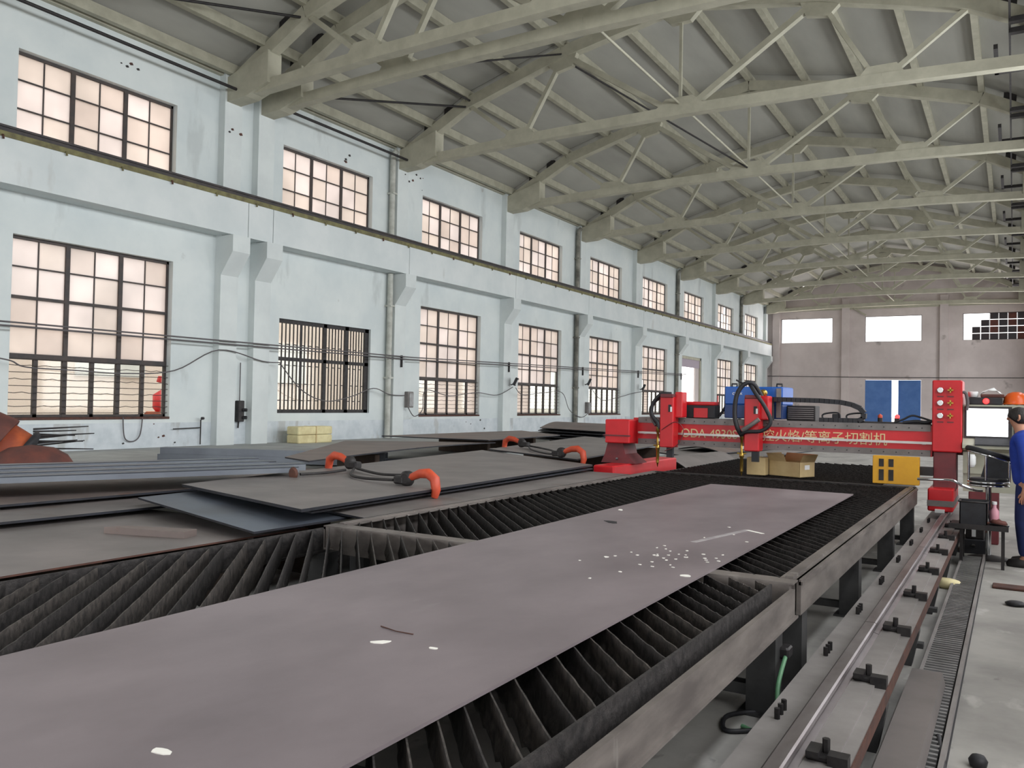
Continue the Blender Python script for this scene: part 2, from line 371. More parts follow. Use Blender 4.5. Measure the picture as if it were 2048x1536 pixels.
# ============================================================ WINDOWS
wn_count = [0]
PANES = {}
def pane_mesh(w, h, m):
    k = (round(w, 3), round(h, 3), m.name)
    if k not in PANES:
        t = MB().box(-.004, .004, 0, w, 0, h); o = t.build('pane', m); PANES[k] = o.data
        bpy.data.objects.remove(o)
    return PANES[k]
def place_pane(parent, y, z, w, h, m):
    o = bpy.data.objects.new('pane', pane_mesh(w, h, m)); COL.objects.link(o); o.parent = parent; o.location = (0, y, z)
    return o
def bars_window(y, z0, rows, heavy_rows, bar_rows=False, seed=0, missing=(), warm=.3):
    """steel sash of six columns; rows = list of sill heights bottom to top (absolute)"""
    wn_count[0] += 1
    X = XL-.17
    root = struct('window_%d' % wn_count[0], (X, y, z0)); R = random.Random(seed)
    z1 = rows[-1]; cw = WW/6
    fr = MB()
    for a, b in ((0, .05), (WW-.05, WW)): fr.box(X-.03, X+.03, y+a, y+b, z0, z1)
    fr.box(X-.03, X+.03, y, y+WW, z1-.06, z1); fr.box(X-.03, X+.03, y, y+WW, z0, z0+.05)
    fr.build('frame', m_frame, root)
    for i in range(1, 6):
        hv = i % 2 == 0
        MB().box(X-(.035 if hv else .015), X+(.035 if hv else .015), y+i*cw-(.045 if hv else .013), y+i*cw+(.045 if hv else .013), z0, z1).build('mullion', m_frame, root)
    for j, z in enumerate(rows[1:-1], 1):
        hh = heavy_rows.get(j, .014)
        MB().box(X-.02-hh*.3, X+.02+hh*.3, y, y+WW, z-hh, z+hh).build('glazing_bar', m_frame, root)
    for j in range(len(rows)-1):
        for i in range(6):
            if (i, j) in missing: continue
            q = R.random()
            m = m_glassA if q < warm else m_glassB if q < .8 else m_glassC
            if bar_rows and j == 0: m = m_clear if q < .75 else m_glassA
            elif bar_rows and j == 1 and q > .8 and seed > 5: m = m_clear
            place_pane(root, i*cw+.012, rows[j]-z0+.012, cw-.024, rows[j+1]-rows[j]-.024, m)
    if bar_rows:
        for i in (1, 3, 5):
            MB().box(X-.03, X+.03, y+i*cw-.04, y+i*cw+.04, z0, rows[1]).build('casement_stile', m_frame, root)
        n = 9
        for k in range(n):
            zz = z0+.08+(rows[1]-z0-.12)*k/(n-1)
            amp = .012 if k % 2 else 0
            MB().tube([(X+.1, y+t*WW/24, zz+amp*sin(t*2.6+k)) for t in range(25)], .007, 5).build('security_bar', m_frame, root)
    return root
zr = [1.13, 2.27, 2.83, 3.38, 3.95, 4.52]
for i, (y, k) in enumerate(LOW):
    if k == 'w': bars_window(y, 1.13, zr, {1: .055, 3: .03}, True, i+3)
for i, y in enumerate(UPP):
    miss = {7: ((0, 0), (1, 0), (4, 0), (2, 1), (3, 2)), 8: ((1, 0), (4, 0)), 0: ()}.get(i, ())
    bars_window(y, 6.36, [6.36, 6.89, 7.43, 7.96], {}, False, i+30, miss, .5 if 2 < i else .3)
# barred grille window of the second bay
y0, z0, z1, gw, X = 14.95, 1.2, 3.58, 3.48, XL-.1
wn_count[0] += 1
g = struct('window_%d' % wn_count[0], (X, y0, z0))
fr = MB()
for a, b in ((0, .06), (1.66, 1.78), (2.5, 2.64), (gw-.16, gw)): fr.box(X-.03, X+.03, y0+a, y0+b, z0, z1)
fr.box(X-.03, X+.03, y0, y0+gw, z1-.1, z1); fr.box(X-.03, X+.03, y0, y0+gw, z0, z0+.09); fr.box(X-.03, X+.03, y0, y0+gw, 2.53, 2.62)
fr.build('frame', m_iron, g)
for (a, b, n) in ((.06, 1.66, 12), (1.78, 2.5, 6), (2.64, gw-.16, 6)):
    for k in range(1, n+0):
        yy = y0+a+(b-a)*k/n
        w = .035 if (n == 12 and k == 6) else .013
        MB().box(X-.012, X+.012, yy-w, yy+w, z0+.09, z1-.1).build('grille_bar', m_iron, g)
    for k in range(n):
        ya = y0+a+(b-a)*k/n; yb = y0+a+(b-a)*(k+1)/n
        for zz in ((2.95 if k % 2 == 0 else None), (2.42 if k % 2 == 0 else 1.95), 1.52 if k % 2 == 0 else None):
            if zz: MB().box(X-.01, X+.01, ya, yb, zz-.012, zz+.012).build('grille_stub', m_iron, g)
place_pane(g, .02, .02, gw-.04, z1-z0-.04, m_clear).location.x = -.08
# far gable windows: open to the white sky, the third half boarded with dark panes
for k, (xa, xb) in enumerate(((-14.75, -11.15), (-9.0, -5.4), (-2.95, .65))):
    wn_count[0] += 1
    w = struct('window_%d' % wn_count[0], (xa, YF+.15, 6.25))
    fr = MB()
    for a, b in ((xa, xa+.04), (xb-.04, xb)): fr.box(a, b, YF+.12, YF+.18, 6.25, 8.03)
    fr.box(xa, xb, YF+.12, YF+.18, 8.0, 8.03); fr.box(xa, xb, YF+.12, YF+.18, 6.25, 6.28); fr.build('frame', m_frame, w)
    if k < 2:
        MB().box(xa+.04, xb-.04, YF+.145, YF+.155, 6.28, 8.0).build('pane', clear('sky_glass', (250, 250, 250)) if k == 0 else bpy.data.materials['sky_glass'], w)
    else:
        nx, nz = 7, 4; cw = (xb-xa)/nx; ch = 1.78/nz
        R = random.Random(4)
        for i in range(nx):
            for j in range(nz):
                if (i == 0) or (i == 1 and j > 1) or (i == 2 and j == 3): continue
                MB().box(xa+i*cw+.018, xa+(i+1)*cw-.018, YF+.12, YF+.15, 6.25+j*ch+.018, 6.25+(j+1)*ch-.018).build('dark_pane', m_dark if R.random() < .8 else m_rustbr, w)
        for i in range(3, nx): MB().box(xa+i*cw-.012, xa+i*cw+.012, YF+.1, YF+.14, 6.25, 8.03).build('glazing_bar', m_frame, w)
# ---- doors
d1 = struct('door_1', (XL, 44.6, 0))
fr = MB(); fr.box(XL-.2, XL-.05, 44.6, 44.72, 0, 4.35); fr.box(XL-.2, XL-.05, 47.88, 48.0, 0, 4.35); fr.box(XL-.2, XL-.05, 44.6, 48, 4.2, 4.35)
fr.build('frame', m_truss, d1)
MB().box(XL-.16, XL-.1, 44.72, 47.88, 3.75, 4.2).build('lintel_panel', mat('lavender_panel', (172, 160, 172), None, .7), d1)
MB().box(XL-.2, XL-.12, 47.2, 47.9, 0, 3.75).build('door_leaf', m_wallfar, d1)
d2 = struct('door_2', (-7.2, YF, 0))
MB().box(-8.95, -7.25, YF+.05, YF+.12, .02, 3.58).build('door_leaf', m_dblue, d2)
t = MB().box(0, 1.45, 0, .07, .02, 3.58); t.xf(Matrix.Translation((-5.43, YF+.06, 0)) @ Matrix.Rotation(radians(168), 4, 'Z')); t.build('door_leaf', m_dblue, d2)
MB().box(-9.05, -5.32, YF-.03, YF+.0, 3.6, 3.72).build('lintel', m_wallfar, d2)

# ============================================================ NEIGHBOURING YARD seen through the panes
nb = struct('wall_outside', (-27, 20, 0))
MB().box(-27.4, -27, -20, 42, -.32, 7.5).build('plaster', m_neigh, nb)
for y in (2.5, 9.5, 16.5, 24.5, 33): MB().box(-26.99, -26.9, y, y+2.6, 2.2, 3.9).build('pane', m_white, nb)
for i, y in enumerate((14.4, 25.6, 51.0)):
    t = thing('red_steel_post', ['red post seen through the barred grille window', 'red post seen through the fourth large window along', 'red post outside beyond the far left doorway'][i], 'post', (-20.5, y*20.5/15.8, -.32))
    yy = y*20.5/15.8
    MB().box(-20.62, -20.38, yy-.12, yy+.12, -.3, 5).build('shaft', m_red, t); MB().box(-20.8, -20.2, yy-.3, yy+.3, -.32, -.28).build('base_plate', m_red, t)
t = thing('red_machine', 'red and rust machine seen through the lower panes of the nearest window', 'machine', (-19.5, 14.55, -.32))
MB().bbox(-19.9, -19.1, 14.1, 15.1, -.32, 1.15, .05).build('bed', m_rustor, t)
MB().lathe([(.34, 0), (.42, .1), (.42, .45), (.2, .6), (.2, .75), (.34, .8), (.3, .95)], (-19.5, 14.6, 1.15), n=16).build('hopper', m_red, t)

# ============================================================ ROOF TRUSSES
def make_truss(y, name='roof_truss'):
    t = thing(name, '', 'roof truss', (XM, y, 8.5), 'roof trusses across the hall')
    b = .13; tc = MB(); pts = [(-15.78, 8.72)]+CH[1:]; pts = pts+[(-14.1-x, z) for x, z in pts[-2::-1]]
    for (xa, za), (xb, zb) in zip(pts[:-1], pts[1:]):
        tc.beam((xa, y, za), (xb, y, zb), .26, .3)
    tc.build('top_chord', m_truss, t)
    bc = MB(); bp = [(-15.78, 8.55), (-11.6, 8.72), (XM, 8.78), (-2.5, 8.72), (1.68, 8.55)]
    for (xa, za), (xb, zb) in zip(bp[:-1], bp[1:]): bc.beam((xa, y, za), (xb, y, zb), .24, .24)
    bc.build('bottom_chord', m_truss, t)
    for s in (-1, 1):
        def X(x): return x if s < 0 else -14.1-x
        for (xa, za), (xb, zb), w in (((-13.2, 9.9), (-11.75, 8.8), .13), ((-10.3, 10.75), (-11.45, 8.8), .13), ((-10.2, 10.75), (-7.4, 8.9), .17)):
            MB().beam((X(xa), y, za), (X(xb), y, zb), w, w*.8).build('web', m_truss, t)
        # haunch at the wall, gussets and the dark purlin cleats
        hp = [(-15.8, 8.38), (-15.0, 8.42), (-14.3, 8.62), (-14.3, 9.35), (-14.9, 9.15), (-15.8, 8.9)]
        MB().prism([(X(a), c) for a, c in hp], y-.2, y+.2).build('haunch', m_truss, t)
        MB().prism([(X(a), c) for a, c in ((-12.1, 8.75), (-11.1, 8.77), (-11.3, 9.03), (-11.9, 9.03))], y-.09, y+.09).build('gusset', m_truss, t)
        MB().prism([(X(a), c) for a, c in ((-10.75, 10.6), (-9.85, 10.85), (-10.0, 10.45), (-10.5, 10.35))], y-.08, y+.08).build('gusset', m_truss, t)
        for x in (-14.65, -13.95):
            MB().beam((X(x), y-.05, zc(x)+.1), (X(x)+.02, y-.05, zc(x)+.38), .07, .3).build('purlin_cleat', m_iron, t)
    MB().beam((XM, y, 11.4), (XM, y, 8.8), .07, .07).build('hanger', m_truss, t)
    MB().prism([(-7.75, 8.8), (-6.35, 8.8), (-6.7, 9.1), (-7.4, 9.1)], y-.1, y+.1).build('gusset', m_truss, t)
    MB().prism([(-7.6, 11.25), (-6.5, 11.25), (-6.8, 10.95), (-7.3, 10.95)], y-.09, y+.09).build('gusset', m_truss, t)
    return t
TY = [7.2, 13.2, 14.22, 19.5, 25.65, 31.65, 37.7, 43.8, 50.1, 56.1, 62.2]
TL = ['roof truss nearest the camera, springing from the wall above the photo edge', 'first of the twin roof trusses beside the wall expansion joint',
      'second of the twin roof trusses, just beyond the wall expansion joint', 'third roof truss seen, landing right of the barred grille window bay',
      'fourth roof truss seen, landing between third and fourth upper windows', 'fifth roof truss seen, landing on the second downpipe pilaster',
      'sixth roof truss seen, landing before the sixth upper window', 'seventh roof truss seen, landing on the third downpipe pilaster',
      'eighth roof truss seen, before the broken upper window', 'ninth roof truss seen, second last before the far gable', 'last roof truss, close against the far gable wall']
tr0 = make_truss(TY[1]); tr0['label'] = TL[1]
for i, y in enumerate(TY):
    if i == 1: continue
    t = copy_tree(tr0); t.location = (XM, y, 8.5); t['label'] = TL[i]
# longitudinal ties between trusses
mb = MB()
TIES = [('eave_tie', (-15.3, 7.4, 8.62), (-15.3, 13.0, 8.62), .035, 'dark eave tie rod above the nearest upper window'),
        ('eave_tie', (-15.3, 14.4, 8.62), (-15.3, 19.3, 8.62), .035, 'dark eave tie rod above the second upper window'),
        ('roof_brace', (-13.3, 19.45, 9.9), (-15.2, 14.3, 8.9), .03, 'thin roof brace rod running from twin trusses to the third truss'),
        ('roof_brace', (-13.4, 13.1, 9.9), (-15.2, 7.4, 8.8), .03, 'thin roof brace rod over the nearest upper window'),
        ('roof_brace', (-13.2, 19.4, 10.05), (-11.6, 14.4, 9.0), .03, 'thin dark horizontal brace left of the third truss'),
        ('roof_brace', (-10.3, 19.4, 10.8), (-11.6, 14.4, 8.9), .025, 'thin sloping brace from twin truss up to third truss node'),
        ('roof_brace', (-7.05, 25.5, 8.9), (-10.3, 19.6, 10.7), .025, 'thin sloping brace between third and fourth trusses'),
        ('ridge_tie', (-7.05, 14.3, 8.95), (-7.05, 62.0, 8.95), .03, 'long thin tie running down the middle of the bottom chords'),
        ('hanging_fluorescent', (-9.7, 62.74, 8.6), (-8.9, 62.7, 8.1), .06, 'pale tube dangling by the far gable beam')]
for n, a, b, r, lb in TIES:
    tag(MB().tube([a, b], r, 6).build(n, m_iron if n != 'hanging_fluorescent' and n != 'ridge_tie' else m_truss), lb, 'roof brace' if n != 'hanging_fluorescent' else 'lamp tube')
# dark hanging ladder tray at the extreme right, seen end-on under the roof
t = thing('cable_ladder', 'dark overhead cable ladder with hanging frames at the extreme right edge', 'cable ladder', (-.1, 40, 9.3))
for x in (-.12, .35): MB().box(x-.02, x+.02, 14, 62, 9.28, 9.34).build('side_rail', m_iron, t)
for k in range(8):
    yb = 18.86+5.7*k
    for dy in (0, .55): MB().box(-.14, .6, yb+dy, yb+dy+.16, 9.22, 9.32).build('rung', m_iron, t)
    f = MB(); f.box(-.42, .6, yb+1.3+1.5, yb+1.3+1.6, 9.22, 9.32); f.box(-.42, -.34, yb+1.3, yb+2.9, 9.22, 9.32); f.box(.5, .6, yb+1.3, yb+2.9, 9.22, 9.32)
    f.build('hanging_frame', m_iron, t)
    for x in (-.12, .35):
        MB().box(x-.01, x+.01, yb+.05, yb+.09, 9.3, zc(x)+.15).build('hanger', m_iron, t)

# ============================================================ CRANE RAIL, PIPES, WALL FITTINGS
t = thing('crane_rail', 'long crane rail with olive pad on top of the left wall beam', 'crane rail', (XL+.4, 30, 6.1))
MB().box(XL+.3, XL+.52, YN, 62.5, 6.1, 6.2).build('rail_pad', m_rail_ol, t)
r = MB(); r.box(XL+.36, XL+.5, YN, 62.5, 6.2, 6.23); r.box(XL+.41, XL+.44, YN, 62.5, 6.23, 6.29); r.box(XL+.39, XL+.47, YN, 62.5, 6.29, 6.33)
r.build('rail', m_rail_dk, t)
R = random.Random(3)
for k in range(46):
    y = 1+k*1.15
    MB().tube([(XL+.5, y, 6.12), (XL+.54, y, 6.12), (XL+.54, y+.01, 6.05)], .02, 6).build('clip_bolt', m_rail_ol if k % 3 else m_rust, t)
for i, (y, off) in enumerate(((19.1, .3), (31.28, .3), (43.45, .3), (55.8, .3))):
    p = thing('downpipe', ['whitewashed downpipe beside the pilaster right of the grille window', 'dark stained downpipe beside the pilaster at the second floodlight',
        'downpipe just before the open doorway on the left wall', 'farthest downpipe near the last left wall window'][i], 'pipe', (XL+.12, y, .47), 'downpipes on the left wall')
    m = m_pipe if i == 0 else mat('stained_pipe%d' % i, (150, 148, 138), (92, 90, 84), .8, scale=2)
    b0 = 0 if y > 45 else .475
    MB().tube([(XL+.13, y, b0), (XL+.13, y, 5.27)], .085, 10).build('pipe', m, p)
    MB().tube([(XL+.13, y, 6.11), (XL+.13, y, 8.65), (XL+.16, y, 8.8), (XL+.27, y, 8.88)], .085, 10).build('pipe', m, p)
    for z in (2.2, 4.3, 7.6): MB().box(XL+.003, XL+.24, y-.09, y+.09, z, z+.05).build('pipe_clamp', m, p)
t = thing('conduit_run', 'twin conduits on short brackets running along the left wall', 'conduit', (XL+.28, 20, 2.8))
for dz in (0, .07): MB().tube([(XL+.28, YN, 2.78+dz), (XL+.28, 20, 2.8+dz), (XL+.28, 44.5, 3.22+dz)], .018, 6).build('conduit', m_wire, t)
for c in COLS[4:9]: MB().box(XL+.203, XL+.262, c+.3, c+.34, 2.55+(c-19)*.017, 2.9+(c-19)*.017).build('bracket', m_iron, t)
# floodlights
FLN = ['black floodlight on the pilaster between third and fourth large windows', 'black floodlight beside the second downpipe', 'black floodlight on the pilaster before the sixth large window']
for i, (y, z) in enumerate(((25.9, 2.3), (31.98, 2.47), (38.03, 2.4))):
    f = thing('floodlight', FLN[i], 'floodlight', (XL+.2, y, z), 'floodlights on the left wall')
    mm = Matrix.Translation((XL+.42, y, z+.02)) @ Matrix.Rotation(radians(25), 4, 'Z') @ Matrix.Rotation(radians(25), 4, 'Y')
    MB().bbox(-.05, .05, -.19, .19, -.15, .15, .02).xf(mm).build('housing', m_black, f)
    MB().box(.05, .056, -.15, .15, -.11, .11).xf(mm).build('lens', m_white, f)
    MB().tube([(XL+.225, y, z-.08), (XL+.3, y-.1, z-.1), (XL+.4, y, z)], .02, 6).build('bracket', m_iron, f)
for i, (y, z, lb) in enumerate(((19.9, 1.6, 'grey switch box on the first downpipe pilaster'), (32.15, 1.4, 'grey switch box under the second floodlight'))):
    b = thing('switch_box', lb, 'switch box', (XL+.2, y, z))
    MB().bbox(XL+.2, XL+.36, y-.13, y+.13, z-.24, z+.24, .015).build('case', m_grey, b)
    MB().bbox(XL+.36, XL+.385, y-.1, y+.1, z-.2, z+.2, .008).build('cover', m_chain, b)
b = thing('wall_socket_box', 'dark socket box with plugs hanging between the twin pilasters', 'socket box', (XL+.05, 13.72, 1.25))
MB().bbox(XL, XL+.14, 13.62, 13.8, 1.0, 1.5, .015).build('case', m_iron, b)
for dz in (.1, .28): MB().tube([(XL+.14, 13.75, 1.0+dz), (XL+.22, 13.8, 1.0+dz)], .04, 8).build('plug', m_black, b)
MB().tube([(XL+.05, 13.72, 1.5), (XL+.05, 13.72, 2.4)], .012, 5).build('cable', m_wire, b)
MB().tube([(XL+.05, 13.7, 1.0), (XL+.05, 13.69, .85)], .02, 5).build('cable_tail', m_iron, b)
def wire(name, pts, r, m, lb, cat='cable'):
    # Catmull-Rom through the points
    P = [Vector(p) for p in pts]; P = [P[0]]+P+[P[-1]]; out = []
    for i in range(1, len(P)-2):
        for k in range(6):
            t = k/6; a, b, c, d = P[i-1:i+3]
            out.append(.5*((2*b)+(-a+c)*t+(2*a-5*b+4*c-d)*t*t+(-a+3*b-3*c+d)*t**3))
    out.append(P[-2])
    o = MB().tube(out, r, 6).build(name, m); return tag(o, lb, cat) if lb else o
xw = XL+.26
wire('cable', [(xw, 8.1, 2.2), (xw, 8.32, 2.16), (xw, 8.6, 2.06), (xw, 9.55, 2.04), (xw, 10.5, 2.02), (xw, 11.74, 2.13), (xw, 12.91, 2.65), (xw, 14.18, 2.46), (xw, 14.75, 2.45)], .014, m_wire, 'slack cable crossing the nearest large window and twin pilasters')
wire('cable', [(xw, 14.75, 2.45), (xw, 15.5, 1.8), (xw, 16.4, 1.52), (xw, 17.4, 1.66), (xw, 18.3, 1.9), (xw, 19.0, 1.74), (xw, 19.7, 1.72)], .014, m_wire, 'slack cable looping across the barred grille window')
wire('cable', [(xw, 19.9, 1.36), (xw, 20.2, 1.1), (xw, 20.6, 1.3), (xw, 20.75, 1.9), (xw, 22, 1.75), (xw, 23.6, 1.88), (xw, 24.9, 1.82), (xw+.1, 25.8, 2.12)], .014, m_wire, 'slack cable across the third large window up to first floodlight')
wire('cable', [(xw+.1, 26.0, 2.1), (xw, 26.7, 1.86), (xw, 28.2, 1.96), (xw, 29.8, 2.0), (xw, 30.5, 1.3), (xw, 31.6, 1.0), (xw+.1, 32.1, 1.2)], .014, m_wire, 'slack cable below the fourth large window')
wire('cable', [(xw+.1, 32.2, 2.3), (xw, 33.6, 1.75), (xw, 35.5, 1.9), (xw, 37, 2.1), (xw+.1, 38.0, 2.2)], .014, m_wire, 'slack cable between second and third floodlights')
wire('cable', [(XL+.05, 10.7, 1.12), (XL+.05, 10.75, .7), (XL+.05, 10.95, .62), (XL+.05, 11.1, .75), (XL+.05, 11.15, 1.1)], .012, m_wire, 'thin wire loop hanging below the nearest window sill')
wire('cable', [(-15.6, 62.6, 3.85), (-10, 62.6, 3.78), (-4, 62.6, 3.74), (1.5, 62.6, 3.74)], .025, m_black, 'dark cable strung across the far gable wall')
t = thing('water_tap', 'small dark water tap on a standpipe by the nearest window', 'tap', (XL, 12.55, .8))
MB().tube([(XL+.06, 12.62, .5), (XL+.06, 12.62, 1.05), (XL+.14, 12.62, 1.08)], .014, 6).build('standpipe', m_iron, t)
MB().tube([(XL+.06, 11.9, .86), (XL+.06, 12.62, .88)], .012, 6).build('branch', m_iron, t)
MB().lathe([(.03, 0), (.045, .03), (.03, .06)], (XL+.12, 12.62, 1.06), n=8).build('valve', m_iron, t)
# cream foam blocks on the ledge
for i, (z, lb) in enumerate(((.47, 'lower cream block of the stack under the grille window'), (.68, 'upper cream block of the stack under the grille window'))):
    b = thing('cream_block', lb, 'block', (-15.2, 15.6, z), 'cream blocks under the grille window')
    MB().bbox(-15.45, -15.05, 14.95, 16.15, z, z+.2, .02).build('block', m_cream, b)
    MB().box(-15.46, -15.04, 15.55, 15.58, z, z+.205).build('band', m_card, b)

# ============================================================ CUTTING TABLES
SLV = []
def slat_mesh(L, h, variant, m, lumpy=1.0):
    R = random.Random(variant); n = 44; mb = MB(); v = []
    for i in range(n+1):
        x = L*i/n; top = R.uniform(-.006, .0); bot = R.uniform(-.02, .02); lump = R.choice([0, 0, 0, .004, .009, .014])*lumpy
        v += [(x, -.003, top), (x, .003, top), (x, .004, -h*.45), (x, .006+lump, -h*.75), (x, .004, -h+bot), (x, -.004, -h+bot), (x, -.006-lump*R.random(), -h*.75), (x, -.004, -h*.45)]
    f = []
    for i in range(n):
        for k in range(8): f.append((i*8+k, i*8+(k+1) % 8, i*8+8+(k+1) % 8, i*8+8+k))
    f += [tuple(range(8)), tuple(n*8+k for k in range(7, -1, -1))]
    mb.add(v, f); o = mb.build('slat', m); d = o.data; bpy.data.objects.remove(o); return d
SANG = radians(42)          # the slats lie diagonally across the table
SD = Vector((-sin(SANG), cos(SANG)))
SLC = {}
def slat_of(L, k, h, far):
    key = (round(L, 1), k % 4, far)
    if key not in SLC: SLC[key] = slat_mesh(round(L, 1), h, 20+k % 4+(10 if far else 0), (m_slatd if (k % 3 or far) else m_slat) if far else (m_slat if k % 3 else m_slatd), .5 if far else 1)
    return SLC[key]
def lay_slats(t, x0, x1, y0, y1, pitch, z, h, far, seed):
    R = random.Random(seed); k = 0; y = y0-(x1-x0)*cos(SANG)/sin(SANG)+pitch
    while y < y1-.05:
        s0 = max(0, (y0-y)/SD.y); s1 = min((x1-x0)/-SD.x, (y1-y)/SD.y); k += 1
        if s1-s0 > .12:
            L = math.floor((s1-s0)*10)/10
            o = bpy.data.objects.new('slat', slat_of(L, R.randrange(4), h, far)); COL.objects.link(o); o.parent = t
            o.location = Vector((x1+SD.x*s0, y+SD.y*s0, z))-t.location; o.scale = ((s1-s0)/L, 1, 1)
            o.rotation_euler = (radians(R.uniform(-2, 2)), 0, pi/2+SANG+R.uniform(-.003, .003))
        y += pitch+R.uniform(-.012, .012)
TXL, TXR = -4.35, -1.0
def leg(mb, x, y, w=.13, z1=.5): mb.box(x-w/2, x+w/2, y-w/2, y+w/2, .012, z1); mb.box(x-w*.75, x+w*.75, y-w*.75, y+w*.75, 0, .012); return mb
def table(name, label, y0, y1, pitch, zf, far):
    t = thing(name, label, 'cutting table', ((TXL+TXR)/2, (y0+y1)/2, 0))
    for s, x in ((-1, TXL), (1, TXR)):
        g = MB()
        z0 = .47 if far else .49
        g.box(x-(.012 if s < 0 else .012), x+.012, y0, y1, z0, zf)
        i0, i1 = (x, x+.1) if s < 0 else (x-.1, x)
        if far:
            g.box(min(i0, x-.0), max(i1, x), y0, y1, zf-.014, zf)
            g.box(x-.02 if s < 0 else x, x if s < 0 else x+.02, y0, y1, zf-.03, zf-.012)
            g.box(i0+.03, i1-.03, y0, y1, zf, zf+.012)
        else:
            g.box(i0, i1, y0, y1, z0, z0+.012); g.box(x-.03 if s < 0 else x-.0, x+.0 if s < 0 else x+.03, y0, y1, z0, z0+.012)
        g.build('girder', m_gird, t)
        if not far:
            a = MB(); xi = x+.09 if s < 0 else x-.09
            a.box(xi-.006, xi+.006, y0, y1-.1, .5, .668); a.box(xi-.04, xi+.04, y0, y1-.1, .5, .512); a.build('slat_holder', m_slatd, t)
    lay_slats(t, TXL+(.075 if far else .1), TXR-(.075 if far else .1), y0+.02, y1-.02, pitch, .6625,   .17 if far else .16, far, int(y0)+3)
    return t
t1 = table('cutting_table', 'nearest section of the slatted steel cutting table', .15, 4.6, .15, .636, False)
MB().box(TXL+.02, TXR-.02, 4.6, 4.66, .47, .655).build('end_beam', m_gird, t1)
MB().box(TXL, TXR, 4.6, 4.72, .655, .664).build('end_flange', m_gird, t1)
for x in (TXL+.1, TXR-.12):
    for y in (.6, 2.55, 4.5): leg(MB(), x, y, .15).build('leg', m_leg, t1)
for y in (2.55, 4.5):
    MB().box(TXL+.1, TXR-.1, y-.04, y+.04, .08, .14).build('cross_tie', m_leg, t1)
MB().box(TXR-.3, TXR-.22, .2, 4.55, .3, .44).build('inner_rail', m_leg, t1)

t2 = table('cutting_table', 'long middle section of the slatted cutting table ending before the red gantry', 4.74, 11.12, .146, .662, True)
for y in (4.76, 11.1): MB().box(TXL+.02, TXR-.02, y-.02, y+.02, .47, .655).build('end_beam', m_gird, t2)
MB().box(TXL, TXR, 11.04, 11.14, .655, .67).build('end_flange', m_slatd, t2)
for x in (TXL+.08, TXR-.08):
    for y in (4.95, 6.95, 9.05, 10.95): leg(MB(), x, y, .14).build('leg', m_leg, t2)
for y in (6.95, 9.05, 10.95):
    MB().box(TXL+.1, TXR-.1, y-.03, y+.03, .05, .1).build('cross_tie', m_leg, t2)
MB().box(TXR-.3, TXR-.22, 4.8, 11.05, .3, .44).build('inner_rail', m_leg, t2)
MB().box(TXL+.22, TXL+.3, 4.8, 11.05, .3, .44).build('inner_rail', m_leg, t2)
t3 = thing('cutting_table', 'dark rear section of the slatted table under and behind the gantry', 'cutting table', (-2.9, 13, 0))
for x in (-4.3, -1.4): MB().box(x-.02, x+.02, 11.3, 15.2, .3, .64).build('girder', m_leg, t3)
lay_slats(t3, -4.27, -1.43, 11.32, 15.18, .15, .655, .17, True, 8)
for x in (-4.2, -1.5):
    for y in (11.5, 15.0): leg(MB(), x, y, .12, .4).build('leg', m_leg, t3)
# the steel plate lying on the slats
pl = thing('steel_plate', 'long purplish-grey steel plate lying on the cutting table', 'steel plate', (-2.2, 5, .675))
A = [(-3.06, 9.71), (-1.48, 9.66), (-1.43, -.6), (-3.03, -.6)]
MB().prism(A, .664, .676, 'xy').build('sheet', m_plate, pl)
# chalk marks and chips on the plate
def blob(x, y, rx, ry, z, m, parent, name, ang=0, seed=0):
    R = random.Random(seed); n = 9
    p = []
    for k in range(n):
        a = 2*pi*k/n; q = R.uniform(.6, 1.1); u, v = rx*cos(a)*q, ry*sin(a)*q
        p.append((x+u*cos(ang)-v*sin(ang), y+u*sin(ang)+v*cos(ang)))
    return MB().prism(p, z, z+.0025, 'xy').build(name, m, parent)
for i, (x, y, rx, ry, an) in enumerate([(-1.89, 1.42, .035, .02, 0), (-2.06, 2.5, .05, .02, .6), (-1.85, 2.55, .018, .014, 0), (-2.1, 4.64, .02, .02, 0), (-1.52, 4.4, .04, .03, 0), (-2.93, 6.76, .02, .05, .4)]):
    blob(x, y, rx, ry, .676, m_chalk, pl, 'chalk_mark', an, i)
R = random.Random(9)
for i in range(38):
    u, v = R.gauss(0, 1), R.gauss(0, 1)
    x = max(-2.4, min(-1.5, -1.78+.2*u)); y = 4.95+.42*v-.5*(x+1.78)
    blob(x, y, R.uniform(.006, .014), R.uniform(.006, .016), .676, m_chalk, pl, 'chalk_speck', 0, 50+i)
MB().beam((-1.7, 6.3, .6765), (-1.85, 5.5, .6765), .045, .002).build('chalk_mark', mat('scuff', (176, 172, 172), (150, 143, 145), .5, scale=9), pl)
MB().beam((-1.7, 6.28, .6768), (-1.56, 6.18, .6768), .03, .002).build('chalk_mark', m_chalk, pl)
blob(-2.69, 6.03, .05, .09, .676, m_black, pl, 'punched_hole', .9, 77)
MB().tube([(-2.2, 2.67, .679), (-2.1, 2.64, .681), (-2.02, 2.65, .679)], .0025, 5).build('wire_scrap', m_rust, pl)

